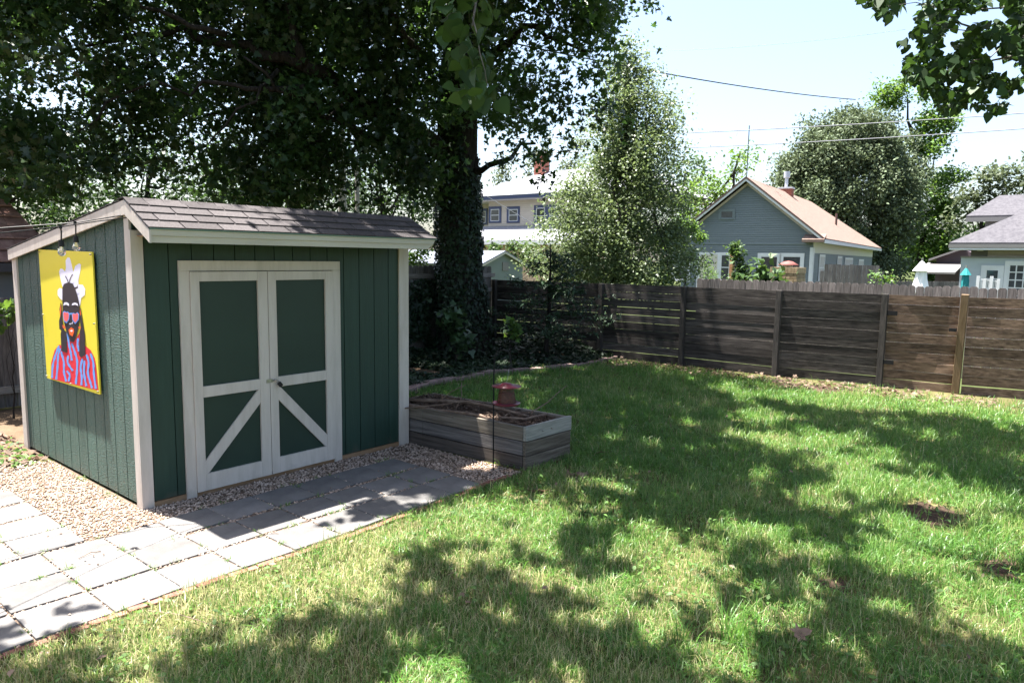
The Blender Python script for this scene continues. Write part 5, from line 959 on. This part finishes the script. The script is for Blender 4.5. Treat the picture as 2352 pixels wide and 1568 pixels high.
simple('vine_shrub', 'tall dark vine-covered shrub by the door of the blue-grey house', [(1692, 570, 12), (1698, 600, 18), (1708, 632, 24), (1690, 650, 22)], 25, .2, 120, .10, lf_mid, .04, 'shrubs beyond the slat fence', sp=.1, shape='ivy')
simple('castor_plant', 'broad-leaved green plant between the door and the double window of the blue-grey house', [(1752, 625, 16), (1740, 645, 18), (1768, 645, 16)], 22, .2, 26, .26, lf_mid, .03, 'shrubs beyond the slat fence', sp=.16, shape='ivy')
simple('fern_bush', 'light feathery yellow-green bush before the cream door', [(1626, 600, 16), (1615, 630, 20), (1640, 640, 18)], 25, .22, 110, .09, lf_lite, .02, 'shrubs beyond the slat fence', sp=.12, shape='thin')
simple('shrub', 'pale leafy bush just above the dark fence, right of the pyramidal tree', [(1500, 645, 14), (1520, 640, 10)], 18, .14, 60, .11, lf_lite, .02, 'shrubs beyond the slat fence', sp=.1, shape='ivy')
simple('weed_plant', 'small leafy weed growing over the far picket fence', [(2010, 640, 10), (2030, 645, 8)], 24, .15, 40, .1, lf_lite, .02, 'shrubs beyond the slat fence', sp=.1)
simple('leafy_shrub', 'green-leaved sapling at the foot of the ivy-covered trunk', [(1045, 735, 12), (1055, 765, 14), (1060, 790, 10), (1030, 720, 8)], 13.2, .12, 42, .13, lf_bed, .02, 'small plants in the shaded bed', sp=.1, shape='ivy')
simple('leafy_shrub', 'pale backlit sprig in the shade right of the shepherd hook', [(1172, 735, 6), (1180, 755, 6), (1178, 770, 5)], 13, .06, 16, .09, lf_lite, .01, 'small plants in the shaded bed', sp=.05, shape='ivy')
simple('weed_plant', 'leafy weed at the left edge over the low fence', [(20, 728, 16), (-5, 735, 14)], 10.4, .1, 16, .10, lf_lite, .01, 'small plants in the shaded bed', sp=.06, shape='maple')
# ---------------------------------------------------------------- ground cover
def scatter(poly, n, f=None):
    p = np.array(poly, float); G = RNG.uniform(p.min(0), p.max(0), (n, 2)); return G[inpoly(G, poly)]
G = scatter(BED, 26000); k = vnoise(G[:, 0], G[:, 1], 1.3, 21) > .10; G = G[k]
hgt = .05 + .22 * vnoise(G[:, 0], G[:, 1], .9, 22) * np.clip((G[:, 1] - 2.1) / 1.2, .15, 1) + .35 * np.exp(-((G[:, 0] - 9.4) ** 2 + (G[:, 1] - 3.2) ** 2) / .8)
leaves('ivy_ground_cover', np.column_stack([G, RNG.random(len(G)) * hgt]), .075, 'ivy', lf_ivy, up=1.2); tag(bpy.data.objects['ivy_ground_cover'], 'dark ivy ground cover filling the shaded bed', 'ground cover', kind='stuff')
LIT = [[(9.6, -4.6), (10.4, -4.6), (10.15, -1), (10.05, 1.8), (8.8, 1.8), (8.9, 1.2), (9.6, .6), (9.3, -.2), (9.75, -1), (9.2, -1.9), (9.7, -2.6), (9.3, -3.4)], [(-2.6, 2.3), (-.02, 2.0), (-.02, 4.9), (-4, 4.9), (-4, 2.4)], [(3.4, .6), (5.0, 2.1), (2.8, 2.8), (2.8, .5)]]
G = np.concatenate([scatter(p, n) for p, n in zip(LIT, (1300, 3300, 500))]); leaves('leaf_litter', np.column_stack([G, RNG.uniform(.005, .05, len(G))]), .06, 'maple', deadleaf, up=2.5); tag(bpy.data.objects['leaf_litter'], 'dry fallen leaves littering the ground along the fences', 'leaf litter', kind='stuff')
G = scatter([(-2.6, 2.2), (-.15, 1.9), (-.1, 3.2), (-3, 3.6)], 2600); G = G[vnoise(G[:, 0], G[:, 1], 2.5, 31) > .55]; leaves('weeds', np.column_stack([G, RNG.uniform(0, .12, len(G))]), .05, 'oval', lf_lite, up=1); tag(bpy.data.objects['weeds'], 'low green weeds at the left end of the gravel', 'weeds', kind='stuff')
for x, y, s, l in ((1325, 1098, .15, 'large curled dry leaf on the lawn right of the planter corner'), (1222, 1138, .12, 'dry brown leaf in the grass just past the end of the brick edging'), (1372, 1052, .10, 'small brown leaf in the shaded grass behind the large curled one'), (1848, 1476, .10, 'tan curled leaf in the shaded grass at bottom right'), (1150, 1468, .07, 'small tan leaf in the shaded grass at bottom centre')):
    p = at(x, y, 5); v = p - CP; p = CP + v * (-CP.z / v.z); P = np.array([[p.x + rnd.uniform(-.05, .05), p.y + rnd.uniform(-.05, .05), .04 + rnd.uniform(0, .03)] for _ in range(3 if s > .11 else 1)]); o = leaves('dead_leaf', P, s, 'maple', deadleaf, up=1.5, loc=(p.x, p.y, .03)); tag(o, l, 'leaf', 'dry leaves on the lawn')
for (a, c, l) in (((232, 1265), (180, 1282), 'thin curved dark twig on the pale pavers, left of centre'), ((330, 1400), (500, 1440), 'long thin twig lying on the front pavers'), ((590, 1230), (640, 1225), 'short dark twig on the lit paver by the shed roof shadow'), ((230, 1470), (260, 1462), 'short twig at the brick edging near the bottom left')):
    p, q = [CP + (at(x, y, 4) - CP) * (-(CP.z - .022) / (at(x, y, 4) - CP).z) for x, y in (a, c)]; stick([p, p.lerp(q, .5) + Vector((.02, .03, .004)), q], .0035, l, 'twig', 'twigs on the pavers')
PB = ((195, 1285), (215, 1275), (205, 1293), (238, 1272), (165, 1292), (225, 1295), (160, 1410), (330, 1373), (110, 1498), (420, 1350), (110, 1230), (140, 1225), (150, 1240), (510, 1155), (700, 1108), (760, 1120))
for i, (x, y) in enumerate(PB):
    p = CP + (at(x, y, 4) - CP) * (-(CP.z - .024) / (at(x, y, 4) - CP).z); o = MB().add([(p.x + .009 * a, p.y + .009 * b_, p.z + .006 * c) for a, b_, c in ((1, 0, 0), (0, 1, .2), (-1, .1, 0), (0, -1, 0), (.1, .1, 1), (0, 0, -1))], [(0, 1, 4), (1, 2, 4), (2, 3, 4), (3, 0, 4), (1, 0, 5), (2, 1, 5), (3, 2, 5), (0, 3, 5)]).build('pebble', mulch if i % 2 else stone, loc=tuple(p)); tag(o, '%s pebble on a grey paver, %s from the left of the photo' % ('dark' if i % 2 else 'pinkish', nth(1 + sorted(PB).index((x, y)))), 'pebble', 'pebbles on the pavers')
# lawn weeds and small fallen leaves
G = RNG.uniform((-1.5, -7), (9.5, 1.6), (26000, 2)); G = G[(G[:, 1] < -1.7) | (G[:, 0] > 3.8)]; G = G[(vnoise(G[:, 0], G[:, 1], 1.7, 71) * .6 + vnoise(G[:, 0], G[:, 1], 5, 72) * .4 > .60) & ~inpoly(G, BED)]
leaves('lawn_weeds', np.column_stack([G, RNG.uniform(.02, .07, len(G))]), .034, 'oval', lf_lite, up=1.6, var=np.clip(.5 + .4 * RNG.normal(size=len(G)), 0, 1)); tag(bpy.data.objects['lawn_weeds'], 'small broad-leaved weeds scattered through the lawn', 'weeds', kind='stuff')
G = RNG.uniform((-1.5, -7), (9.9, 1.8), (420, 2)); G = G[((G[:, 1] < -1.7) | (G[:, 0] > 3.8)) & ~inpoly(G, BED)]
leaves('small_litter', np.column_stack([G, RNG.uniform(.03, .06, len(G))]), .036, 'oval', deadleaf, up=1.2, szvar=.5); tag(bpy.data.objects['small_litter'], 'small dry leaf scraps lying in the grass', 'leaf litter', kind='stuff')
# gravel stones
GP = [(-3.2, -1.58), (2.78, -1.58), (2.78, -.03), (-.03, -.03), (-.03, 2.0), (-.4, 2.3), (-3.2, 2.4)]
G = scatter(GP, 62000); onp = np.zeros(len(G), bool)
for x0, x1, ya, yb, r, k in pv: onp |= (G[:, 0] > x0 - .002) & (G[:, 0] < x1 + .002) & (G[:, 1] > ya - .002) & (G[:, 1] < yb + .002)
G = G[~onp]; n = len(G); O = np.array([(1, 0, 0), (.1, 1, 0), (-1, .2, 0), (0, -1, 0), (.2, .1, .8), (0, 0, -.6)]); a = RNG.random(n) * 2 * PI; s = RNG.uniform(.006, .0135, (n, 1, 3)) * (1 + .3 * RNG.random((n, 1, 1))); V = O[None] * s * (1 + .25 * RNG.normal(size=(n, 6, 3)))
c, s_ = np.cos(a)[:, None], np.sin(a)[:, None]; V = np.stack([V[..., 0] * c - V[..., 1] * s_, V[..., 0] * s_ + V[..., 1] * c, V[..., 2]], -1) + np.column_stack([G, RNG.uniform(.004, .012, n)])[:, None]
o = npmesh('gravel', V, 6, stone, faces=[(0, 1, 4), (1, 2, 4), (2, 3, 4), (3, 0, 4), (1, 0, 5), (2, 1, 5), (3, 2, 5), (0, 3, 5)]); tag(o, 'pinkish pea gravel around the shed and between the pavers', 'gravel', kind='stuff'); print('stones', n)
# ---------------------------------------------------------------- grass
DIRT = [[(4.22, -4.5), (4.5, -4.61), (4.48, -4.87), (4.28, -5.02), (3.86, -4.99), (3.77, -4.8), (3.9, -4.6)], [(3.31, -5.17), (3.67, -5.36), (3.12, -5.46), (3.02, -5.26)], [(9.1, -1.6), (9.9, -1.4), (9.9, -2.9), (9.2, -2.6)], [(2.2, -4.35), (2.45, -4.55), (2.2, -4.7)]]
def blades(name, x, y, L, wd, var, lean, label):
    n = len(x); a = RNG.random(n) * 2 * PI; b_ = a + PI / 2 + RNG.normal(size=n) * .6; ux, uy = np.cos(a), np.sin(a); bx, by = np.cos(b_), np.sin(b_); z = L * (1 - .35 * lean)
    V = np.zeros((n, 5, 3)); w_ = wd / 2
    V[:, 0] = np.stack([x - ux * w_, y - uy * w_, 0 * x], -1); V[:, 1] = np.stack([x + ux * w_, y + uy * w_, 0 * x], -1)
    mx, my, mz = x + bx * L * lean * .3, y + by * L * lean * .3, z * .62; V[:, 2] = np.stack([mx + ux * w_ * .85, my + uy * w_ * .85, mz], -1); V[:, 3] = np.stack([mx - ux * w_ * .85, my - uy * w_ * .85, mz], -1)
    V[:, 4] = np.stack([x + bx * L * lean, y + by * L * lean, z * np.where(lean > .8, .75, 1)], -1)
    o = npmesh(name, V, 5, grassM, var=np.clip(var, 0, 1), faces=[(0, 1, 2, 3), (3, 2, 4)]); tag(o, label, 'grass', kind='stuff'); print(name, n)
def lawn_pts(n, r0, r1, p):
    u = RNG.random(n); r = (r0 ** p + u * (r1 ** p - r0 ** p)) ** (1 / p); t = math.radians(39.7) + RNG.uniform(-.80, .80, n); x = CP.x + r * np.cos(t); y = CP.y + r * np.sin(t); G = np.column_stack([x, y])
    bad = inpoly(G, BED) | ((y > -1.64) & (x < 2.84)) | (x > 10.05 - .1 * y * 0 + np.clip((-y - 1.3) * .14, 0, .6)) | inpoly(G, [tuple(Cc), tuple(Bc), tuple(Ac), tuple(Dc)])
    bad |= inpoly(G, [(2.7, 1.45), (4.8, 2.3), (5, 5), (2.7, 5)]) | (y > 2.6)
    k = .30 + .7 * vnoise(x, y, 2.6, 41) + .25 * vnoise(x, y, 9, 42) > RNG.random(n) * 1.05
    for d in DIRT: k &= ~(inpoly(G + RNG.normal(size=G.shape) * .05, d) & (RNG.random(n) < .96))
    fence = (x > 9.1) & (RNG.random(n) < np.clip((x - 9.0) / 1.0, 0, .93) * .9); k &= ~fence
    return x[k & ~bad], y[k & ~bad], r[k & ~bad]
x, y, r = lawn_pts(620000, 2.7, 15.5, .55)
dryz = np.clip(.70 - .24 * (x - .3) + .5 * (vnoise(x, y, .9, 51) - .5), .06, .75); dry = RNG.random(len(x)) < dryz * .75
var = .50 + .30 * (vnoise(x, y, 1.4, 52) - .5) + .22 * (vnoise(x, y, 6, 55) - .5) + .12 * RNG.normal(size=len(x)); var = np.where(dry, RNG.uniform(.0, .26, len(x)), var)
tall = (.55 + .9 * vnoise(x, y, 5.5, 54)) * (1 + .55 * np.clip((x - 1) / 3, 0, 1) * (vnoise(x, y, 2.0, 53) + .3))
blades('grass', x, y, np.clip(RNG.normal(.056, .020, len(x)), .02, .12) * tall, .0022 + .00042 * r, var, np.abs(RNG.normal(.55, .35, len(x))), 'patchy green and straw-coloured lawn grass')
x, y, r = lawn_pts(150000, 2.7, 15, .6); k = vnoise(x, y, 2.3, 61) * .6 + vnoise(x, y, 6, 62) * .35 + .3 * np.clip((x - 1) / 3, 0, 1) > .56; x, y, r = x[k], y[k], r[k]
blades('crabgrass', x, y, RNG.uniform(.05, .13, len(x)), .0052 + .0003 * r, .55 + .45 * RNG.random(len(x)), RNG.uniform(.6, 1.5, len(x)), 'broad bright blades of crabgrass standing above the lawn')
# tall tufts and joint weeds
X = []; Y = []; LL = []
for px, py, n, l, sp in ((1690, 1480, 90, .26, .10), (1560, 1475, 40, .16, .07), (1190, 1390, 50, .14, .08), (1900, 1300, 60, .14, .1), (1000, 1425, 50, .13, .1), (640, 1400, 40, .10, .08), (2040, 1085, 30, .16, .1)):
    p = CP + (at(px, py, 4) - CP) * (-CP.z / (at(px, py, 4) - CP).z); X.append(RNG.normal(p.x, sp * .5, n)); Y.append(RNG.normal(p.y, sp * .5, n)); LL.append(RNG.uniform(.5, 1.1, n) * l)
blades('tall_grass', np.concatenate(X), np.concatenate(Y), np.concatenate(LL), .005, RNG.uniform(.5, .9, sum(map(len, X))), RNG.uniform(.2, .9, sum(map(len, X))), 'tall arching grass tufts in the foreground lawn')
X = []; Y = []
for k in range(100):
    x0, x1, ya, yb, r_, _ = rnd.choice(pv); q = (rnd.choice((x0 - .008, x1 + .006)), rnd.uniform(ya, yb)) if rnd.random() < .5 else (rnd.uniform(x0, x1), rnd.choice((ya - .012, yb + .012))); n = rnd.randint(5, 16); X.append(RNG.normal(q[0], .015, n)); Y.append(RNG.normal(q[1], .015, n))
for k in range(40): q = (rnd.uniform(-3, 2.4), -1.60); X.append(RNG.normal(q[0], .05, 9)); Y.append(RNG.normal(q[1], .012, 9))
for k in range(14): q = (-.05, rnd.uniform(0, 2)); X.append(RNG.normal(q[0], .02, 7)); Y.append(RNG.normal(q[1], .03, 7))
X = np.concatenate(X); Y = np.concatenate(Y); blades('joint_weeds', X, Y, RNG.uniform(.025, .07, len(X)), .004, RNG.uniform(.25, .85, len(X)), RNG.uniform(.4, 1.1, len(X)), 'little weeds sprouting in the joints between the pavers')
darksoil = M('dark_soil', (.035, .024, .017), (.085, .058, .042), rough=1, spec=.05, ns=9, bump=(30, 1, (1, 1, 1), .03))
for i, d in enumerate(DIRT):
    c = np.mean(np.array(d), 0); P = []
    for k in range(len(d)):
        for t in (0, .25, .5, .75):
            q = np.array(d[k]) * (1 - t) + np.array(d[(k + 1) % len(d)]) * t; P.append(tuple(c + (q - c) * rnd.uniform(.55, 1.0)))
    sheet('bare_soil', P, .004, darksoil)
